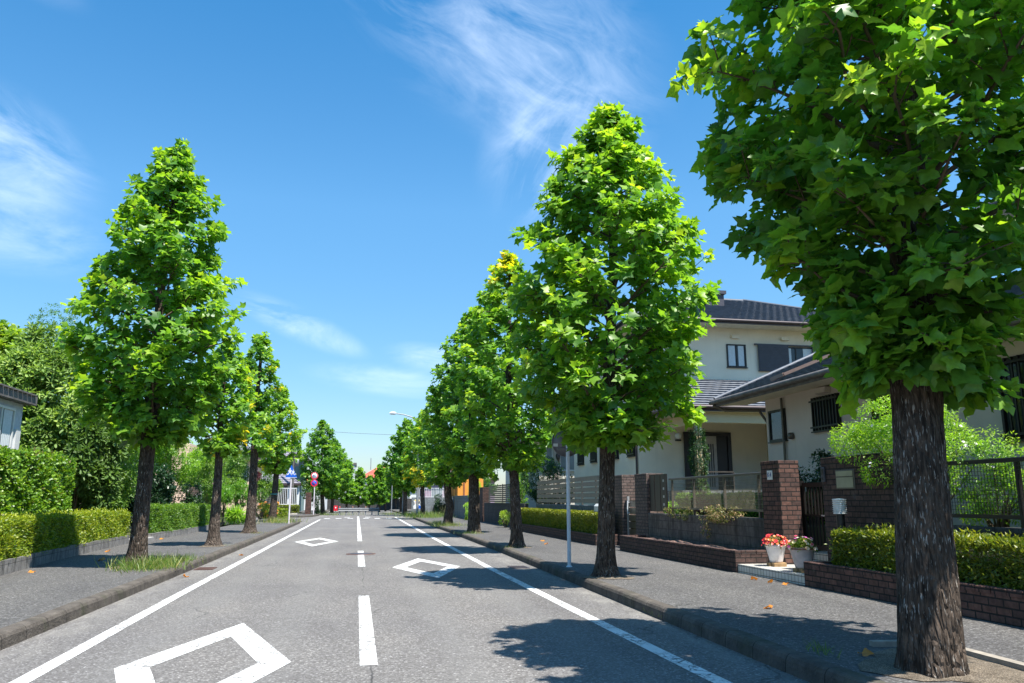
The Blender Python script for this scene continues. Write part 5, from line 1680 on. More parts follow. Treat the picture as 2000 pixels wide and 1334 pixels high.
# slatted fence
wall_thing(7.62, 7.82, 23.47, 34.0, PZ - 0.02, 1.27, 'block_blue', 'bluish grey concrete wall carrying the taupe slatted fence')
o = thing('slat_fence', (7.72, 28.7, 1.27), 'taupe fence of five wide horizontal slats with a gap between each', 'fence')
for k in range(5):
    m_ = MB()
    for a, b in ((23.6, 27.05), (27.06, 30.5), (30.51, 34.0)): m_.box(7.66, 7.685, a, b, 1.34 + k * 0.185, 1.485 + k * 0.185)
    m_.build('slat', M['alu_taupe'], o)
for yy in (23.7, 25.4, 27.05, 28.8, 30.5, 32.2, 33.9):
    m_ = MB(); m_.box(7.69, 7.74, yy - 0.03, yy + 0.03, 1.20, 2.22); m_.build('post', M['alu_brown'], o)

# ---- farther fronts
wall_thing(7.55, 7.75, 36.2, 48.0, PZ - 0.02, 1.28, 'block_dark', 'dark block wall under the louvred fence beyond the hedge')
o = thing('louvre_fence', (7.63, 43.0, 1.28), 'brown louvred fence panels on the dark block wall beyond the hedge', 'fence')
for a, b, mt in ((39.6, 42.3, 'alu_dark'), (42.5, 46.6, 'alu_brown')):
    m_ = MB()
    for k in range(9): m_.box(7.60, 7.63, a, b, 1.32 + k * 0.105, 1.40 + k * 0.105)
    m_.build('panel', M[mt], o)
for yy in (39.55, 42.4, 46.7):
    m_ = MB(); m_.box(7.64, 7.69, yy - 0.03, yy + 0.03, 1.2, 2.28); m_.build('post', M['alu_brown'], o)
pillar(7.5, 7.9, 48.3, 49.6, 2.2, 'brick', 'dark brick pillar at the far end of the brown louvred fence')
wall_thing(7.55, 7.75, 50.5, 63.0, PZ - 0.02, 1.75, 'block_blue', 'grey block wall beyond the louvred fence, in front of the orange house')
wall_thing(7.45, 7.65, 64.0, 68.5, 0, 1.7, 'block_blue', 'grey block garden wall beside the junction past the orange house')
for k, (x0, x1, yy, lab) in enumerate(((5.6, 9.5, 84.0, 'white railing on a grey block wall beyond the street lamp'),)):
    o = thing('railing', ((x0 + x1) / 2, yy, 1.7), lab, 'railing')
    m_ = MB(); m_.box(x0, x1, yy, yy + 0.04, 2.60, 2.66); m_.build('rail', M['white_plastic'], o)
    m_ = MB(); m_.box(x0, x1, yy, yy + 0.04, 1.72, 1.77); m_.build('rail', M['white_plastic'], o)
    for q in range(22):
        m_ = MB(); m_.box(x0 + 0.05 + q * (x1 - x0 - 0.1) / 21 - 0.018, x0 + 0.05 + q * (x1 - x0 - 0.1) / 21 + 0.018, yy + 0.005, yy + 0.035, 1.771, 2.599); m_.build('bar', M['white_plastic'], o)
wall_thing(5.6, 9.5, 84.0, 84.2, 0, 1.68, 'block_blue', 'grey block wall under the white railing beyond the street lamp', cap=False)

# ================================================================== HOUSES, RIGHT
# --- near house (single storey front, upper storey set back)
hA = thing('house', (14.0, 11.0, 0.9), 'near beige house with a long grey tiled roof and black lattice windows', 'house')
mb = MB(); mb.box(10.0, 18.0, -3.0, 18.2, 0.9, 3.92); mb.build('wall', M['wallA'], hA)
mb = MB(); mb.box(12.9, 18.0, -3.0, 12.6, 3.9, 7.2); mb.build('upper_wall', M['wallA'], hA)
rA = MB()
roof_plane(rA, (9.1, -3.5, 3.98), (9.1, 19.2, 3.98), (13.7, 19.2, 5.98), (13.7, -3.5, 5.98), course=0.27)
roof_plane(rA, (18.3, 19.2, 3.98), (18.3, -3.5, 3.98), (13.7, -3.5, 5.98), (13.7, 19.2, 5.98), course=0.27)
ridge(rA, (13.7, -3.5, 6.02), (13.7, 19.2, 6.02)); ridge(rA, (9.1, 19.17, 4.03), (13.7, 19.17, 6.03), 0.055)
ro = rA.build('roof', M['rooftile'], hA)
mb = MB()
mb.bar((9.08, -3.5, 3.90), (9.08, 19.23, 3.90), 0.03, 0.17); mb.bar((9.09, 19.235, 3.895), (13.7, 19.235, 5.90), 0.03, 0.17)
mb.tube([(9.0, -3.5, 3.93), (9.0, 19.2, 3.93)], 0.06, 10)
mb.build('fascia', M['fascia_grey'], ro)
mb = MB(); mb.face([(9.1, -3.5, 3.84), (9.1, 19.2, 3.84), (10.02, 19.2, 3.90), (10.02, -3.5, 3.90)]); mb.face([(10.02, 18.0, 3.90), (10.02, 19.2, 3.90), (13.7, 19.2, 5.8), (13.7, 18.0, 5.8)])
mb.build('soffit', M['soffit'], ro)
mb = MB(); mb.bar((9.35, 16.1, 4.22), (11.2, 15.2, 5.02), 0.07, 0.07); mb.bar((9.35, 16.1, 4.22), (9.2, 16.4, 4.14), 0.08, 0.08); mb.build('roof_downpipe', simple('copper_pipe', (0.24, 0.16, 0.13), 0.5), ro)
mb = MB(); mb.tube([(9.94, 17.32, 3.85), (9.94, 17.32, 0.9)], 0.032, 8); mb.build('downpipe', M['alu_brown'], hA)
mb = MB(); mb.tube([(9.02, 19.1, 3.86), (9.3, 19.0, 3.72), (9.9, 18.35, 3.66), (10.1, 18.26, 3.3), (10.1, 18.26, 0.9)], 0.04, 8); mb.build('downpipe', M['alu_brown'], hA)
window(hA, '-x', 10.0, 17.25, 18.02, 2.84, 3.60, 'alu_dark', 'glass', 0, 0)
window(hA, '-x', 10.0, 15.05, 16.08, 2.94, 3.68, 'alu_dark', 'glass', 9, 1)
window(hA, '-x', 10.0, 12.9, 13.98, 2.94, 3.66, 'alu_dark', 'glass', 9, 1)
window(hA, '-x', 10.0, 8.6, 10.76, 2.36, 3.64, 'alu_dark', 'glass', 16, 1)
window(hA, '-x', 10.0, 4.6, 6.8, 2.0, 3.6, 'alu_dark', 'glass', 16, 1)
window(hA, '-x', 12.9, 5.0, 7.4, 5.0, 6.4, 'alu_dark', 'glass', 0, 1)
mb = MB(); mb.prism([(9.998, 3.72), (9.998, 3.86), (9.86, 3.86), (9.84, 3.74)], 15.35, 15.75); mb.build('vent_hood', M['wallA'], hA)
mb = MB(); mb.lathe((9.95, 17.0, 2.92), [(0.0, -0.08), (0.07, -0.07), (0.085, 0.0), (0.06, 0.07), (0.0, 0.08)], 12); mb.build('vent_cap', M['alu_brown'], hA)
hip_roof(hA, 12.2, 18.7, -3.6, 13.3, 7.2, 1.5, along='y')

# --- cream two-storey house with porch
hB = thing('house', (15.0, 30.0, 0.95), 'cream two-storey house with dark hip roof, ivy-clad porch and black lattice windows', 'house')
mb = MB(); mb.box(9.9, 21.0, 27.2, 36.0, 0.9, 4.56); mb.build('wall', M['wallB'], hB)
mb = MB(); mb.box(10.3, 21.0, 27.2, 36.0, 4.56, 7.86); mb.build('upper_wall', M['wallB'], hB)
mb = MB(); mb.box(9.80, 21.1, 27.12, 36.1, 4.565, 4.70); mb.box(9.84, 21.1, 27.16, 36.1, 4.701, 4.86); mb.build('belt_course', M['fascia'], hB)
hip_roof(hB, 9.5, 21.8, 26.35, 36.8, 7.98, 2.15, along='x')
mb = MB(); mb.box(13.9, 14.7, 29.6, 30.4, 8.6, 10.0); mb.box(13.82, 14.78, 29.52, 30.48, 9.85, 9.99); mb.build('chimney', M['shutter'], hB)
window(hB, '-y', 27.2, 13.49, 14.27, 6.34, 7.22, 'alu_dark', 'glass', 0, 1, True)
window(hB, '-y', 27.2, 14.78, 17.9, 6.25, 7.2, 'alu_dark', 'glass', 0, 1, True)
mb = MB(); mb.box(14.74, 16.0, 27.09, 27.13, 6.22, 7.22)
for k in range(16): mb.box(14.77, 15.97, 27.072, 27.089, 6.25 + k * 0.06, 6.29 + k * 0.06)
mb.build('shutter', M['shutter'], hB)
mb = MB(); mb.box(17.0, 17.95, 27.09, 27.13, 6.22, 7.22); mb.build('shutter', M['shutter'], hB)
mb = MB(); mb.box(14.6, 18.05, 27.08, 27.14, 7.221, 7.27); mb.build('shutter_track', M['shutter'], hB)
for xx in (13.85, 15.9):
    mb = MB(); mb.prism([(xx - 0.16, 7.44), (xx + 0.16, 7.44), (xx + 0.15, 7.56), (xx - 0.15, 7.56)], 27.08, 27.199); mb.build('vent_hood', M['wallB'], hB)
for (a, b, z0_, z1_) in ((32.35, 33.15, 3.02, 3.98), (34.3, 35.2, 3.0, 3.95), (29.45, 30.25, 3.02, 3.92), (27.55, 28.35, 3.02, 3.86)):
    window(hB, '-x', 9.9, a, b, z0_, z1_, 'alu_dark', 'glass', 8, 1)
mb = MB(); mb.tube([(9.84, 27.32, 4.5), (9.84, 27.32, 0.9)], 0.04, 8); mb.build('downpipe', M['fascia'], hB)
# porch
pr = MB()
roof_plane(pr, (10.3, 24.4, 4.52), (16.0, 24.4, 4.52), (16.0, 27.2, 5.85), (11.7, 27.2, 5.85), course=0.27)
roof_plane(pr, (10.3, 27.2, 4.52), (10.3, 24.4, 4.52), (11.7, 27.2, 5.85), (11.7, 27.2, 5.85), course=0.27)
ridge(pr, (10.3, 24.4, 4.56), (11.7, 27.2, 5.88), 0.06)
ro = pr.build('porch_roof', M['rooftile'], hB)
mb = MB(); mb.box(10.27, 16.0, 24.37, 24.40, 4.33, 4.53); mb.box(10.27, 10.30, 24.401, 27.1, 4.331, 4.529); mb.tube([(10.2, 24.3, 4.47), (16.0, 24.3, 4.47)], 0.06, 10); mb.tube([(10.2, 24.3, 4.47), (10.2, 27.1, 4.47)], 0.06, 10); mb.build('fascia', M['fascia'], ro)
mb = MB(); mb.box(10.302, 16.0, 24.402, 27.198, 4.335, 4.36); mb.build('soffit', M['soffit'], ro)
mb = MB(); mb.tube([(10.2, 27.05, 4.44), (10.1, 27.1, 4.3), (9.98, 27.12, 4.2), (9.86, 27.3, 4.1)], 0.035, 8); mb.build('rainwater_pipe', M['fascia'], ro)
mb = MB(); mb.box(10.95, 16.0, 24.62, 24.82, 3.98, 4.334); mb.box(10.96, 11.12, 24.821, 27.199, 3.95, 4.333); mb.build('beam', M['wallB2'], hB)
mb = MB(); mb.box(14.9, 15.1, 24.9, 27.199, 0.9, 4.334); mb.build('porch_wall', M['wallB2'], hB)
mb = MB(); mb.box(10.4, 16.0, 24.6, 27.19, 0.9, 1.75); mb.build('porch_floor', M['block_blue'], hB)
mb = MB(); mb.box(10.96, 11.16, 24.60, 24.80, 1.751, 3.979); mb.build('porch_column', M['wallB2'], hB)
mb = MB(); mb.box(11.62, 11.76, 27.10, 27.2, 1.75, 3.88); mb.box(13.30, 13.44, 27.10, 27.2, 1.75, 3.88); mb.box(11.761, 13.299, 27.10, 27.2, 3.74, 3.88); mb.box(11.761, 13.299, 27.15, 27.2, 1.75, 3.739)
dr = mb.build('door', M['door_dark'], hB)
mb = MB(); mb.box(12.40, 12.86, 27.12, 27.149, 1.76, 3.735); mb.build('door_panel', M['door_pale'], dr)
for q in range(3):
    for za, zb_ in ((2.35, 3.45), (1.9, 2.25)):
        mb = MB(); mb.box(12.53 + q * 0.085, 12.57 + q * 0.085, 27.114, 27.119, za, zb_); mb.build('door_slot', M['door_dark'], dr)
mb = MB(); mb.lathe((11.38, 27.08, 3.72), [(0.0, -0.13), (0.08, -0.10), (0.13, 0.0), (0.10, 0.09), (0.0, 0.13)], 20); lg = mb.build('porch_lamp', M['globe'], hB)
mb = MB(); mb.box(11.29, 11.47, 27.05, 27.198, 3.54, 3.595); mb.build('lamp_bracket', M['alu_dark'], lg)
mb = MB(); mb.bar((11.2, 24.55, 2.35), (12.2, 24.55, 2.35), 0.04); mb.bar((11.2, 24.55, 1.75), (11.2, 24.55, 2.35), 0.04); mb.bar((12.2, 24.55, 1.75), (12.2, 24.55, 2.35), 0.04); mb.build('handrail', M['alu_brown'], hB)
# ivy on the porch column
n = 900
a = rng.uniform(0, 6.28, n); zz = 1.3 + 2.45 * rng.uniform(0, 1, n)
rr = 0.26 + 0.05 * np.sin(zz * 5) + rng.normal(0, 0.03, n)
sp = np.stack([11.06 + rr * np.cos(a), 24.7 + rr * np.sin(a), zz], 1)
sd = np.stack([np.cos(a), np.sin(a), np.full(n, 0.3)], 1)
hu = np.where(zz < 2.35, 0.85, 0.4) + rng.normal(0, 0.12, n)
V, F, H_ = rosettes(sp, sd, 6, 0.075, np.clip(hu, 0, 0.93), LEAF_OVAL, pet=0.02)
iv = thing('ivy', (11.06, 24.7, 0.9), 'dark ivy column climbing the porch post of the cream house', 'ivy')
tri_mesh('foliage', V, F, H_, M['ivy'], iv)
mb = MB()
for k in range(7):
    aa = k * 0.9
    mb.tube([(11.06 + 0.13 * math.cos(aa), 24.7 + 0.13 * math.sin(aa), 0.95), (11.06 + 0.15 * math.cos(aa + .3), 24.7 + 0.15 * math.sin(aa + .3), 2.5), (11.06 + 0.12 * math.cos(aa), 24.7 + 0.12 * math.sin(aa), 3.9), (11.06 + 0.24 * math.cos(aa), 24.7 + 0.24 * math.sin(aa), 4.3)], 0.012, 5)
mb.build('stems', simple('dry_ivy_stem', (0.17, 0.12, 0.07), 0.9, 0, 0.3), iv)

# --- mauve-roofed house
hC = thing('house', (13.0, 45.0, 0.9), 'pale house with a mauve shingle roof and wall lantern beyond the cream house', 'house')
mb = MB(); mb.box(9.6, 18.0, 42.0, 52.0, 0.9, 4.6); mb.build('wall', M['wallC'], hC)
hip_roof(hC, 9.0, 18.6, 41.4, 52.6, 4.72, 2.1, 'rooftileP', along='y')
window(hC, '-y', 42.0, 9.95, 10.35, 3.0, 4.3, 'white_plastic', 'glass_pale', 0, 0)
window(hC, '-y', 42.0, 10.75, 11.6, 3.0, 4.3, 'white_plastic', 'glass_pale', 0, 1)
mb = MB(); mb.box(10.42, 10.68, 41.93, 41.999, 0.9, 4.6); mb.build('pilaster', M['wallA'], hC)
mb = MB(); mb.lathe((10.62, 41.85, 3.75), [(0.0, -0.3), (0.10, -0.12), (0.14, 0.05), (0.05, 0.22), (0.0, 0.32)], 8); mb.build('wall_lantern', M['iron'], hC)
# --- orange house
hO = thing('house', (10.0, 66.0, 0.1), 'bright orange rendered house glimpsed behind the stout tree trunk', 'house')
mb = MB(); mb.box(7.85, 9.9, 63.5, 68.3, 0.1, 4.4); mb.build('wall', M['wallO'], hO)
M['rust_trim'] = simple('rust_trim', (0.28, 0.09, 0.04), 0.6)
for q in (8.3, 9.2):
    mb = MB(); mb.box(q, q + 0.12, 63.46, 63.499, 1.0, 4.3); mb.build('pilaster', M['rust_trim'], hO)
for q in (64.5, 66.5):
    mb = MB(); mb.box(7.81, 7.849, q, q + 0.14, 1.0, 4.3); mb.build('pilaster', M['rust_trim'], hO)
mb = MB(); mb.box(7.6, 10.2, 63.1, 68.7, 4.4, 4.6); mb.build('roof', M['wallW'], hO)
# --- mauve wall house, far white houses, red roof
h_ = thing('house', (10.5, 92.0, 0), 'mauve house behind the white railing beyond the lamp', 'house')
mb = MB(); mb.box(7.0, 15.0, 88.0, 96.0, 0.0, 3.6); mb.build('wall', M['wallP'], h_)
hip_roof(h_, 6.6, 15.4, 87.6, 96.4, 3.7, 1.6, 'rooftileP', gutter=False)
window(h_, '-y', 88.0, 8.0, 9.2, 1.2, 2.6, 'white_plastic', 'glass_pale', 0, 1)
h_ = thing('house', (3.0, 140.0, 0), 'far house with a red roof rising above the avenue end', 'house')
mb = MB(); mb.box(-1.0, 7.0, 134.0, 142.0, 0.0, 5.0); mb.build('wall', M['wallW'], h_)
hip_roof(h_, 0.4, 7.4, 133.6, 142.4, 5.0, 2.2, 'roofR', gutter=False, along='x', course=0.5)
mb = MB(); mb.tube([(2.1, 137, 6.4), (2.1, 137, 8.4)], 0.06, 6); mb.build('antenna', M['steel'], h_)
h_ = thing('house', (4.2, 122.0, 0), 'low white house with grey windows seen between the far tree trunks', 'house')
mb = MB(); mb.box(1.2, 9.0, 118.0, 124.0, 0.0, 3.4); mb.build('wall', M['wallW'], h_)
hip_roof(h_, 0.8, 9.4, 117.6, 124.4, 3.45, 1.2, 'rooftileG', gutter=False, course=0.5)
for q in (2.0, 4.2, 6.4): window(h_, '-y', 118.0, q, q + 1.2, 1.0, 2.6, 'white_plastic', 'glass_pale', 0, 1)
h_ = thing('apartment_block', (-3.5, 170.0, 0), 'tiny pale grey block showing between the far columnar trees', 'building')
mb = MB(); mb.box(-7.0, -0.5, 165.0, 178.0, 0.0, 8.4); mb.build('wall', simple('grey_blue_render', (0.42, 0.44, 0.48), 0.8), h_)
mb = MB(); mb.box(-7.2, -0.3, 164.8, 178.2, 8.4, 8.8); mb.build('roof', M['fascia_grey'], h_)
for q in (-6.2, -4.6, -3.0): window(h_, '-y', 165.0, q, q + 0.9, 5.6, 7.2, 'white_plastic', 'glass_pale')
wall_thing(-5.0, 8.0, 114.0, 114.3, 0, 1.6, 'block_dark', 'dark wall closing the view behind the guard rail', name='boundary_wall')

# ================================================================== LEFT SIDE
def edging(path, z1, label):
    o = MB()
    p = resample(path, 0.62)
    for (a, b) in zip(p[:-1], p[1:]):
        d = Vector((b[0] - a[0], b[1] - a[1], 0)); L = d.length; d.normalize(); nn = Vector((-d.y, d.x, 0))
        A = Vector((*a, 0)) + d * 0.006; B = Vector((*b, 0)) - d * 0.006
        hh = z1 + rng.normal(0, 0.006)
        v = [(*(A + nn * 0).xy, PZ - 0.03), (*(B).xy, PZ - 0.03), (*(B + nn * 0.14).xy, PZ - 0.03), (*(A + nn * 0.14).xy, PZ - 0.03)]
        v += [(*(A + nn * 0.006).xy, hh), (*(B + nn * 0.006).xy, hh), (*(B + nn * 0.134).xy, hh), (*(A + nn * 0.134).xy, hh)]
        o.add(v, [(3, 2, 1, 0), (4, 5, 6, 7), (0, 1, 5, 4), (1, 2, 6, 5), (2, 3, 7, 6), (3, 0, 4, 7)])
    return tag(o.build('stone_edging', M['stone_kerb']), label, 'edging')


edging([(-5.97, 8), (-6.04, 15.7), (-6.36, 19), (-6.62, 23.4), (-6.74, 26.4)], 0.40, 'grey stone edging under the near left clipped hedge')
edging([(-6.58, 28.4), (-6.42, 32), (-6.35, 38.0)], 0.36, 'grey stone edging under the farther left hedge')
edging([(-6.85, 39), (-7.0, 43), (-6.75, 50), (-6.7, 57)], 0.28, 'low stone edging in front of the left flower garden')
mb = MB(); mb.box(-7.6, -6.45, 26.55, 28.2, PZ - 0.02, 0.27, 0.02)
tag(mb.build('entrance_slab', simple('worn_concrete', (0.27, 0.26, 0.25), 0.9, 0, 0.25, 6)), 'worn concrete slab at the garden entrance between the two left hedges', 'slab')
hedge([(-6.02, 8), (-6.10, 15.7), (-6.42, 19), (-6.68, 23.4), (-6.80, 26.4)], 0.62, 0.36, 1.09, 0.062, 3600, M['privet'], 'bright yellow-green clipped hedge on stone edging at the near left', hue=(0.60, 0.24), sprig=0.06, rough=0.08)
hedge([(-6.66, 28.5), (-6.48, 32), (-6.42, 38.0)], 0.55, 0.32, 1.22, 0.07, 2400, M['mid_leaf'], 'looser green hedge on stone edging behind the small pale trunked tree', hue=(0.5, 0.25), rough=0.10, sprig=0.05)
hedge([(-7.35, 8), (-7.40, 23.0)], 0.8, 0.25, 2.47, 0.10, 1500, M['cypress'], 'tall clipped conifer hedge in front of the grey-roofed left house', tem=LEAF_SPRAY, hue=(0.5, 0.25), rough=0.14, sprig=0.05)

# left house
hF = thing('house', (-12.0, 18.0, 0.3), 'left house with a flat weathered roof edge and white-framed curtained windows', 'house')
mb = MB(); mb.box(-16.0, -9.0, 6.0, 23.5, 0.3, 3.98); mb.build('wall', simple('pale_blue_grey_wall', (0.46, 0.50, 0.54), 0.7), hF)
mb = MB(); mb.box(-16.5, -8.75, 5.5, 23.72, 3.985, 4.22); rf = mb.build('roof', M['fascia_grey'], hF)
mb = MB()
for k in range(61): mb.box(-8.78, -8.70, 5.6 + k * 0.295, 5.6 + k * 0.295 + 0.25, 4.221, 4.26)
mb.build('roof_edge', M['fascia_grey'], rf)
for a, b in ((21.4, 22.95), (19.95, 21.3), (17.5, 19.9), (14.8, 17.2)):
    window(hF, '+x', -9.0, a, b, 2.4, 3.82, 'white_plastic', 'glass_pale', 0, 1, True, 0.07)
mb = MB(); mb.box(-8.999, -8.94, 23.1, 23.38, 2.6, 3.3); mb.build('shutter_box', M['white_plastic'], hF)

# trees and shrubs of the left gardens
bush((-9.4, 27.2, 0.3), 2.35, 2.0, 6.1, 24000, 0.25, M['whorl'], 'large evergreen with whorls of long pale green leaves behind the tall hedge', 'tree', 'whorl_leaved_tree', LEAF_LONG, 10, 0.7, 22, 0.11, None, 0.15, (0.55, 0.25), pet=0.02, upw=0.9)
bush((-8.1, 25.6, 0.3), 1.25, 1.1, 3.3, 6500, 0.24, M['whorl'], 'lower whorl-leaved evergreen drooping leaves tinted dark as shade at the end of the tall hedge', 'tree', 'whorl_leaved_tree', LEAF_LONG, 10, 0.5, 10, 0.06, None, 0.25, (0.08, 0.2), pet=0.02, upw=0.9)  # low leaf hue paints in the shade below the large evergreen
bush((-12.4, 31.0, 0.3), 2.1, 1.8, 4.9, 7500, 0.22, M['yellowgreen'], 'yellow-green broad-leaved tree rising behind the left house roof', 'tree', 'garden_tree', LEAF_MID, 7, 3.0, 14, 0.12, None, 0.3, (0.5, 0.25))
bush((-11.6, 33.5, 0.3), 1.9, 1.6, 4.8, 12000, 0.12, M['mid_leaf'], 'dark fine-leaved tree with a thin pointed top behind the yellow-green tree', 'tree', 'garden_tree', LEAF_OVAL, 7, 3.9, 16, 0.10, None, 0.2, (0.25, 0.25))
bush((-7.75, 28.6, 0.3), 1.0, 0.95, 3.2, 12000, 0.10, M['mid_leaf'], 'loose leafy shrub between the whorled evergreen and the nearest trunk', 'shrub', 'shrub', LEAF_OVAL, 7, 0.0, 14, None, None, 0.2, (0.6, 0.3))
bush((-7.6, 35.0, 0.3), 1.6, 1.5, 3.6, 17000, 0.115, M['light_leaf'], 'sunlit light green tree behind the farther left hedge', 'tree', 'garden_tree', LEAF_OVAL, 7, 1.3, 16, 0.08, None, 0.2, (0.42, 0.3))
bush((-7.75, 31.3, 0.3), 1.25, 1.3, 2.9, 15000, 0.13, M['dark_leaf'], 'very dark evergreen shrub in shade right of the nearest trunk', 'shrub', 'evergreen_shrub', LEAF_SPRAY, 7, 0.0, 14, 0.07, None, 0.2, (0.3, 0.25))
bush((-7.0, 36.4, 0.3), 0.75, 0.7, 1.9, 2400, 0.12, M['dark_leaf'], 'dark clipped evergreen beside the pale brick pier', 'shrub', 'evergreen_shrub', LEAF_SPRAY, 7, 0.3, 9, 0.05, None, 0.2, (0.45, 0.25))
bush((-10.5, 40.5, 0.3), 2.4, 1.8, 4.2, 20000, 0.15, M['mid_leaf'], 'broad green garden tree filling the gap above the farther hedge', 'tree', 'garden_tree', LEAF_OVAL, 7, 1.4, 14, 0.1, None, 0.2, (0.4, 0.3))
bush((-6.75, 43.6, 0.25), 0.62, 0.6, 1.5, 2600, 0.085, M['cone_green'], 'bright green clipped round conifer right of the small pale trunked tree', 'shrub', 'clipped_conifer', LEAF_SPRAY, 6, 0.45, 9, 0.05, None, 0.1, (0.5, 0.2), jit=1.2)
bush((-6.35, 46.8, 0.25), 0.80, 0.7, 1.5, 2500, 0.10, M['cone_green'], 'second clipped conifer, yellower on top, left of the gapped tree trunk', 'shrub', 'clipped_conifer', LEAF_SPRAY, 6, 0.75, 9, 0.05, None, 0.1, (0.35, 0.3), jit=1.2)
bush((-8.4, 48.2, 0.25), 1.8, 1.5, 3.4, 9000, 0.16, M['mid_leaf'], 'olive green bamboo-like shrub behind the clipped conifers', 'shrub', 'shrub', LEAF_LONG, 7, 0.6, 14, None, None, 0.3, (0.6, 0.3))
bush((-7.2, 51.5, 0.25), 1.4, 1.2, 3.6, 8500, 0.15, M['mid_leaf'], 'rounded mid green tree in front of the slate roofed house', 'tree', 'garden_tree', LEAF_OVAL, 7, 0.9, 12, 0.08, None, 0.2, (0.45, 0.3))
bush((-6.4, 58.0, 0.25), 1.2, 1.0, 2.7, 5500, 0.16, M['mid_leaf'], 'pale round-headed shrub between the gapped tree and the banded tree', 'shrub', 'shrub', LEAF_OVAL, 7, 0.5, 12, None, None, 0.2, (0.6, 0.3))
bush((-6.5, 54.5, 0.25), 0.5, 0.5, 0.9, 700, 0.14, M['red_leaf'], 'brownish red leaved shrub beside the gapped tree trunk', 'shrub', 'shrub', LEAF_OVAL, 7, 2.2, 6, 0.03, None, 0.2, (0.5, 0.3))
bush((-5.95, 53.0, 0.25), 0.75, 0.8, 1.1, 1500, 0.11, M['privet'], 'yellow-green rounded shrub left of the orange-topped one', 'shrub', 'shrub', LEAF_OVAL, 7, 0.0, 8, None, None, 0.1, (0.6, 0.2))
bush((-5.65, 55.6, 0.25), 0.75, 0.7, 1.15, 1700, 0.11, M['yellowgreen'], 'rounded shrub with an orange-yellow top by the banded trunk', 'shrub', 'shrub', LEAF_OVAL, 7, 0.0, 8, None, None, 0.1, (0.5, 0.2), flowers=(M['orange_leaf'], 90, 0.09))
bush((-6.25, 45.2, 0.2), 0.75, 0.6, 0.85, 900, 0.42, M['light_leaf'], 'arching strap-leaved plant at the edge of the left garden', 'plant', 'strap_leaved_plant', LEAF_NEEDLE, 9, 0.0, 7, None, None, 0.35, (0.6, 0.2), stems=False)
bush((-6.75, 41.2, 0.2), 0.5, 0.6, 0.7, 700, 0.09, M['abelia'], 'low dry-looking garden plant on the rocks past the farther hedge', 'plant', 'shrub', LEAF_OVAL, 6, 0.0, 7, None, None, 0.2, (0.3, 0.2), stems=False)
bush((-9.4, 55.0, 0.25), 1.9, 1.6, 4.4, 7500, 0.2, M['mid_leaf'], 'bushy tree beside the peach house gable', 'tree', 'garden_tree', LEAF_OVAL, 7, 0.8, 12, 0.1, None, 0.2, (0.4, 0.3))
hedge([(-6.1, 59.2), (-5.2, 60.6), (-4.9, 61.5)], 0.7, 0.1, 0.78, 0.12, 700, M['privet'], 'low clipped hedge at the side street corner under the railing', hue=(0.5, 0.25))
hedge([(-7.8, 73.2), (-5.0, 73.4)], 0.6, 0.3, 0.95, 0.13, 500, M['boxwood'], 'small hedge strip in front of the white railing fence', hue=(0.5, 0.25))

# brick pier with white plate near the small tree
o = pillar(-7.55, -7.05, 38.4, 39.0, 2.0, 'brick_pale', 'pale brick pier with a white slatted plate behind the small pale trunked tree')
mb = MB()
for k in range(6): mb.box(-7.2, -7.04, 38.36, 38.39, 1.0 + k * 0.12, 1.09 + k * 0.12)
mb.build('slat_plate', M['white_plastic'], o)

# slate roofed house with peach gable
h_ = thing('house', (-12.0, 66.0, 0.3), 'peach rendered house with a mauve slate roof among the left garden trees', 'house')
mb = MB(); mb.box(-16.5, -7.9, 63.0, 70.0, 0.3, 4.5); mb.build('wall', M['wallD'], h_)
hip_roof(h_, -12.4, -7.3, 62.4, 70.6, 4.6, 1.7, 'rooftileG', gutter=False, along='x')
window(h_, '-y', 63.0, -9.6, -8.2, 2.6, 4.0, 'white_plastic', 'glass_pale', 0, 1)
mb = MB(); mb.prism([(-16.5, 4.5), (-12.45, 4.5), (-12.45, 5.6), (-14.0, 6.0)], 63.0, 69.9); mb.build('gable', M['wallD'], h_)
# blue-green house
h_ = thing('house', (-7.0, 86.0, 0.3), 'blue-green house with a small grey porch roof behind the white railing', 'house')
mb = MB(); mb.box(-12.0, -5.6, 82.0, 90.0, 0.3, 5.6); mb.build('wall', M['wallE'], h_)
mb = MB(); mb.box(-12.0, -7.7, 81.9, 81.999, 3.6, 5.6); mb.build('wall_panel', M['wallW'], h_)
hip_roof(h_, -12.5, -5.1, 81.4, 90.6, 5.65, 1.9, 'rooftileG', gutter=False, course=0.4)
window(h_, '-y', 82.0, -8.9, -7.9, 3.9, 5.2, 'white_plastic', 'glass_pale', 0, 1)
hip_roof(h_, -10.0, -5.3, 78.6, 81.9, 2.95, 0.95, 'rooftileG', gutter=False, course=0.4, soffit='wallW')
for q in (-6.5, -5.6):
    mb = MB(); mb.box(q, q + 0.2, 78.9, 79.1, 0.3, 2.8); mb.build('porch_post', M['wallW'], h_)
mb = MB(); mb.box(-7.6, -6.6, 81.8, 81.89, 0.5, 2.3); mb.build('door', M['door_dark'], h_)
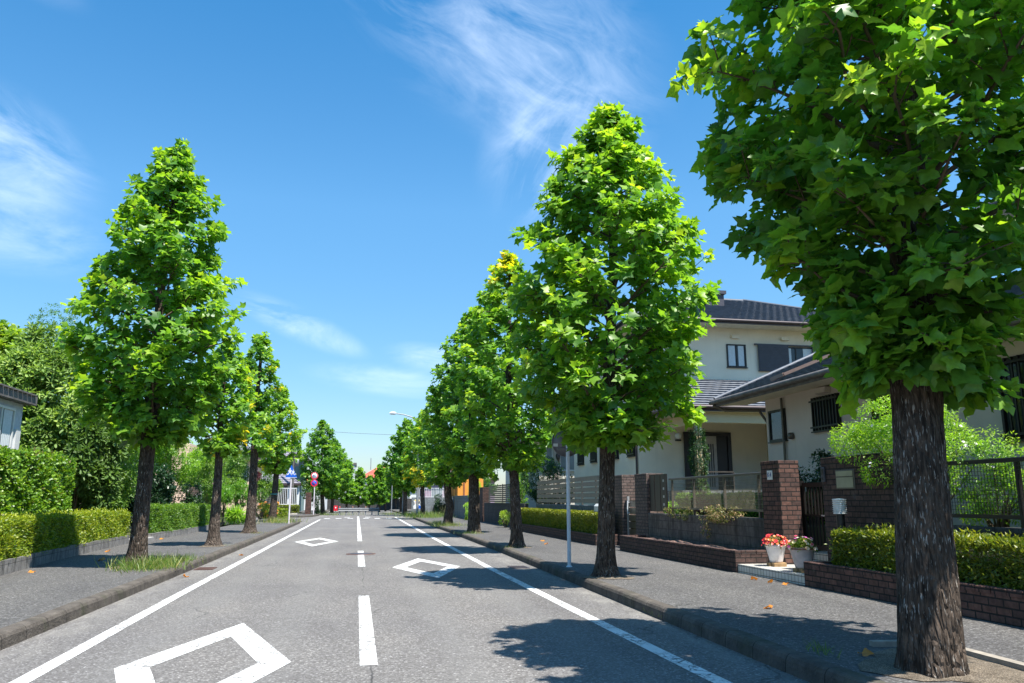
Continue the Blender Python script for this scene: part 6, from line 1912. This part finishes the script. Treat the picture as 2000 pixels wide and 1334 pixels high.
# railing fence: dark panel + white bars on a low wall
wall_thing(-8.5, -5.2, 74.6, 74.85, 0.1, 0.95, 'wallC', 'low pale wall under the white railing fence on the left')
o = thing('railing', (-6.5, 74.7, 0.95), 'white barred railing with a dark lattice half on the low left wall', 'railing')
for z0_ in (2.42, 1.0):
    mb = MB(); mb.box(-7.0, -5.35, 74.7, 74.74, z0_, z0_ + 0.075); mb.build('rail', M['white_plastic'], o)
for k in range(11):
    mb = MB(); mb.box(-6.96 + k * 0.157, -6.915 + k * 0.157, 74.705, 74.735, 1.071, 2.419); mb.build('bar', M['white_plastic'], o)
mb = MB()
for k in range(9): mb.box(-8.45, -7.04, 74.70, 74.73, 1.0 + k * 0.165, 1.11 + k * 0.165)
mb.build('lattice_panel', M['fascia_grey'], o)
pillar(-4.65, -4.15, 76.4, 76.9, 2.1, 'brick_red', 'red-brown brick gate pier left of the speed limit signpost')
bush((-3.55, 76.6, 0.1), 0.36, 0.36, 2.3, 1300, 0.12, M['dark_leaf'], 'dark columnar clipped conifer between the brick pier and the signpost', 'shrub', 'columnar_conifer', LEAF_SPRAY, 6, 0.0, 9, None, None, 0.1, (0.4, 0.25), jit=1.5)
bush((-4.4, 80.0, 0.3), 1.6, 1.5, 3.2, 3200, 0.2, M['mid_leaf'], 'olive rounded tree left of the broad conical tree', 'tree', 'garden_tree', LEAF_OVAL, 7, 0.9, 12, 0.1, None, 0.2, (0.45, 0.3))
h_ = thing('house', (-5.0, 105.0, 0.3), 'small pink-roofed house just visible left of the broad conical tree', 'house')
mb = MB(); mb.box(-9.5, -3.8, 100.0, 108.0, 0.2, 3.6); mb.build('wall', M['wallW'], h_)
hip_roof(h_, -10.0, -3.3, 99.5, 108.5, 3.7, 1.4, 'roofR', gutter=False, course=0.5)

# ================================================================== RIGHT SIDE PLANTS
bush((8.0, 10.35, 0.95), 1.0, 1.75, 2.0, 19000, 0.052, M['light_leaf'], 'airy light green bush dotted with white flowers behind the huge trunk', 'shrub', 'flowering_shrub', LEAF_OVAL, 8, 0.2, 30, None, None, 0.45, (0.6, 0.25), flowers=(M['flower_white'], 110, 0.024), jit=0.62, pet=0.05)
bush((8.1, 9.0, 0.95), 0.42, 0.95, 1.25, 7000, 0.05, M['light_leaf'], 'sparse light green sprays growing through the dark mesh fence', 'shrub', 'flowering_shrub', LEAF_OVAL, 8, 0.05, 14, None, None, 0.35, (0.55, 0.25), flowers=(M['flower_white'], 26, 0.022), jit=0.8)
bush((8.15, 7.75, 0.95), 0.4, 0.6, 1.35, 2600, 0.05, M['light_leaf'], 'thin light green sprays at the right edge above the dark mesh fence', 'shrub', 'flowering_shrub', LEAF_OVAL, 8, 0.05, 12, None, None, 0.35, (0.55, 0.25), jit=0.8)
bush((8.95, 14.6, 0.95), 0.5, 0.5, 1.15, 1800, 0.10, M['dark_leaf'], 'glossy dark green shrub rising behind the black gate', 'shrub', 'shrub', LEAF_OVAL, 7, 0.45, 9, None, None, 0.3, (0.6, 0.25))
bush((7.58, 15.6, 0.95), 0.30, 1.0, 0.50, 1500, 0.06, M['abelia'], 'pink-tinged variegated shrub spilling over the stained block wall', 'shrub', 'flowering_shrub', LEAF_OVAL, 8, 0.0, 12, None, None, 0.4, (0.55, 0.3), stems=False)
bush((7.58, 16.6, 0.55), 0.18, 0.25, 0.75, 420, 0.06, M['abelia'], 'trailing part-withered sprays hanging down the stained block wall', 'shrub', 'flowering_shrub', LEAF_OVAL, 8, 0.0, 8, None, None, 0.6, (0.45, 0.3), stems=False)
bush((7.74, 18.4, 0.98), 0.20, 1.0, 0.34, 900, 0.055, M['abelia'], 'low creamy-leaved plants along the far end of the stained block wall', 'shrub', 'flowering_shrub', LEAF_OVAL, 8, 0.0, 10, None, None, 0.3, (0.40, 0.3), stems=False)
bush((8.5, 19.4, 0.95), 0.42, 0.42, 0.85, 900, 0.075, M['red_leaf'], 'small maroon-leaved shrub behind the tan mesh fence', 'shrub', 'shrub', LEAF_OVAL, 7, 0.0, 8, None, None, 0.2, (0.5, 0.3))
bush((8.3, 20.6, 0.95), 0.40, 0.42, 0.55, 700, 0.07, M['light_leaf'], 'small bright green plant left of the maroon shrub behind the mesh', 'shrub', 'shrub', LEAF_OVAL, 7, 0.0, 8, None, None, 0.2, (0.6, 0.3))
hedge([(8.9, 15.2), (8.9, 21.5)], -0.8, 0.9, 1.55, 0.08, 1500, M['mid_leaf'], 'shaded low hedge inside the garden behind the tan mesh fence', hue=(0.35, 0.25), rough=0.1)
bush((9.0, 37.5, 0.95), 1.4, 1.3, 2.8, 11000, 0.11, M['dark_leaf'], 'dense dark rounded shrub beyond the slatted fence', 'shrub', 'shrub', LEAF_OVAL, 7, 0.0, 14, None, None, 0.2, (0.8, 0.2), flowers=(M['yellowgreen'], 80, 0.08))
bush((8.2, 40.0, 0.95), 0.8, 1.2, 2.5, 2600, 0.12, M['light_leaf'], 'light feathery shrub left of the dark rounded shrub', 'shrub', 'shrub', LEAF_OVAL, 7, 0.0, 12, None, None, 0.3, (0.35, 0.3))
bush((9.6, 46.5, 0.95), 1.2, 1.2, 2.0, 2600, 0.22, M['pine'], 'garden pine with bent trunk behind the brown louvred fence', 'tree', 'pine_tree', LEAF_NEEDLE, 14, 1.1, 10, 0.09, None, 0.1, (0.5, 0.3))
bush((7.1, 38.2, PZ), 0.35, 0.9, 0.85, 900, 0.09, M['yellowgreen'], 'small yellow-tipped shrub at the far end of the hedge planter', 'shrub', 'shrub', LEAF_OVAL, 7, 0.0, 8, None, None, 0.2, (0.4, 0.3))
bush((7.95, 54.5, 0.95), 0.6, 1.2, 2.1, 1700, 0.14, M['light_leaf'], 'bright yellow-green shrub in front of the orange house', 'shrub', 'shrub', LEAF_LONG, 7, 0.2, 9, None, None, 0.3, (0.7, 0.3))
bush((7.0, 52.0, PZ), 0.25, 0.8, 1.2, 500, 0.12, M['light_leaf'], 'weedy green shrub between the stout trunk and the block wall', 'shrub', 'shrub', LEAF_OVAL, 7, 0.0, 7, None, None, 0.2, (0.6, 0.3))
bush((6.9, 67.5, 0.1), 0.55, 0.9, 1.9, 1500, 0.15, M['dark_leaf'], 'dark clipped shrub beside the grey wall at the junction', 'shrub', 'shrub', LEAF_OVAL, 7, 0.0, 8, None, None, 0.2, (0.5, 0.3), jit=1.3)
bush((10.5, 74.0, 0.3), 2.4, 2.2, 5.0, 3600, 0.28, M['mid_leaf'], 'tall green tree behind the yellow-branched tree on the right', 'tree', 'garden_tree', LEAF_OVAL, 7, 1.0, 12, 0.14, None, 0.2, (0.35, 0.3))
for k, (x, y, r, h, lab) in enumerate([(-9.0, 118, 3.2, 6, 'dark far garden tree at the left end of the closing wall'), (-5.5, 116, 2.6, 3.6, 'low far bush clump in front of the closing wall, left'), (11.5, 116, 3.4, 6.5, 'far green tree at the right end of the closing wall'), (-12.5, 98, 3.2, 6.0, 'far green tree between the blue-green house and the pink roof')]):
    bush((x, y, 0.1), r, r, h, 1800, 0.42, M['mid_leaf'], lab, 'tree', 'garden_tree', LEAF_OVAL, 7, 0.4, 12, 0.16, None, 0.2, (0.35, 0.3))
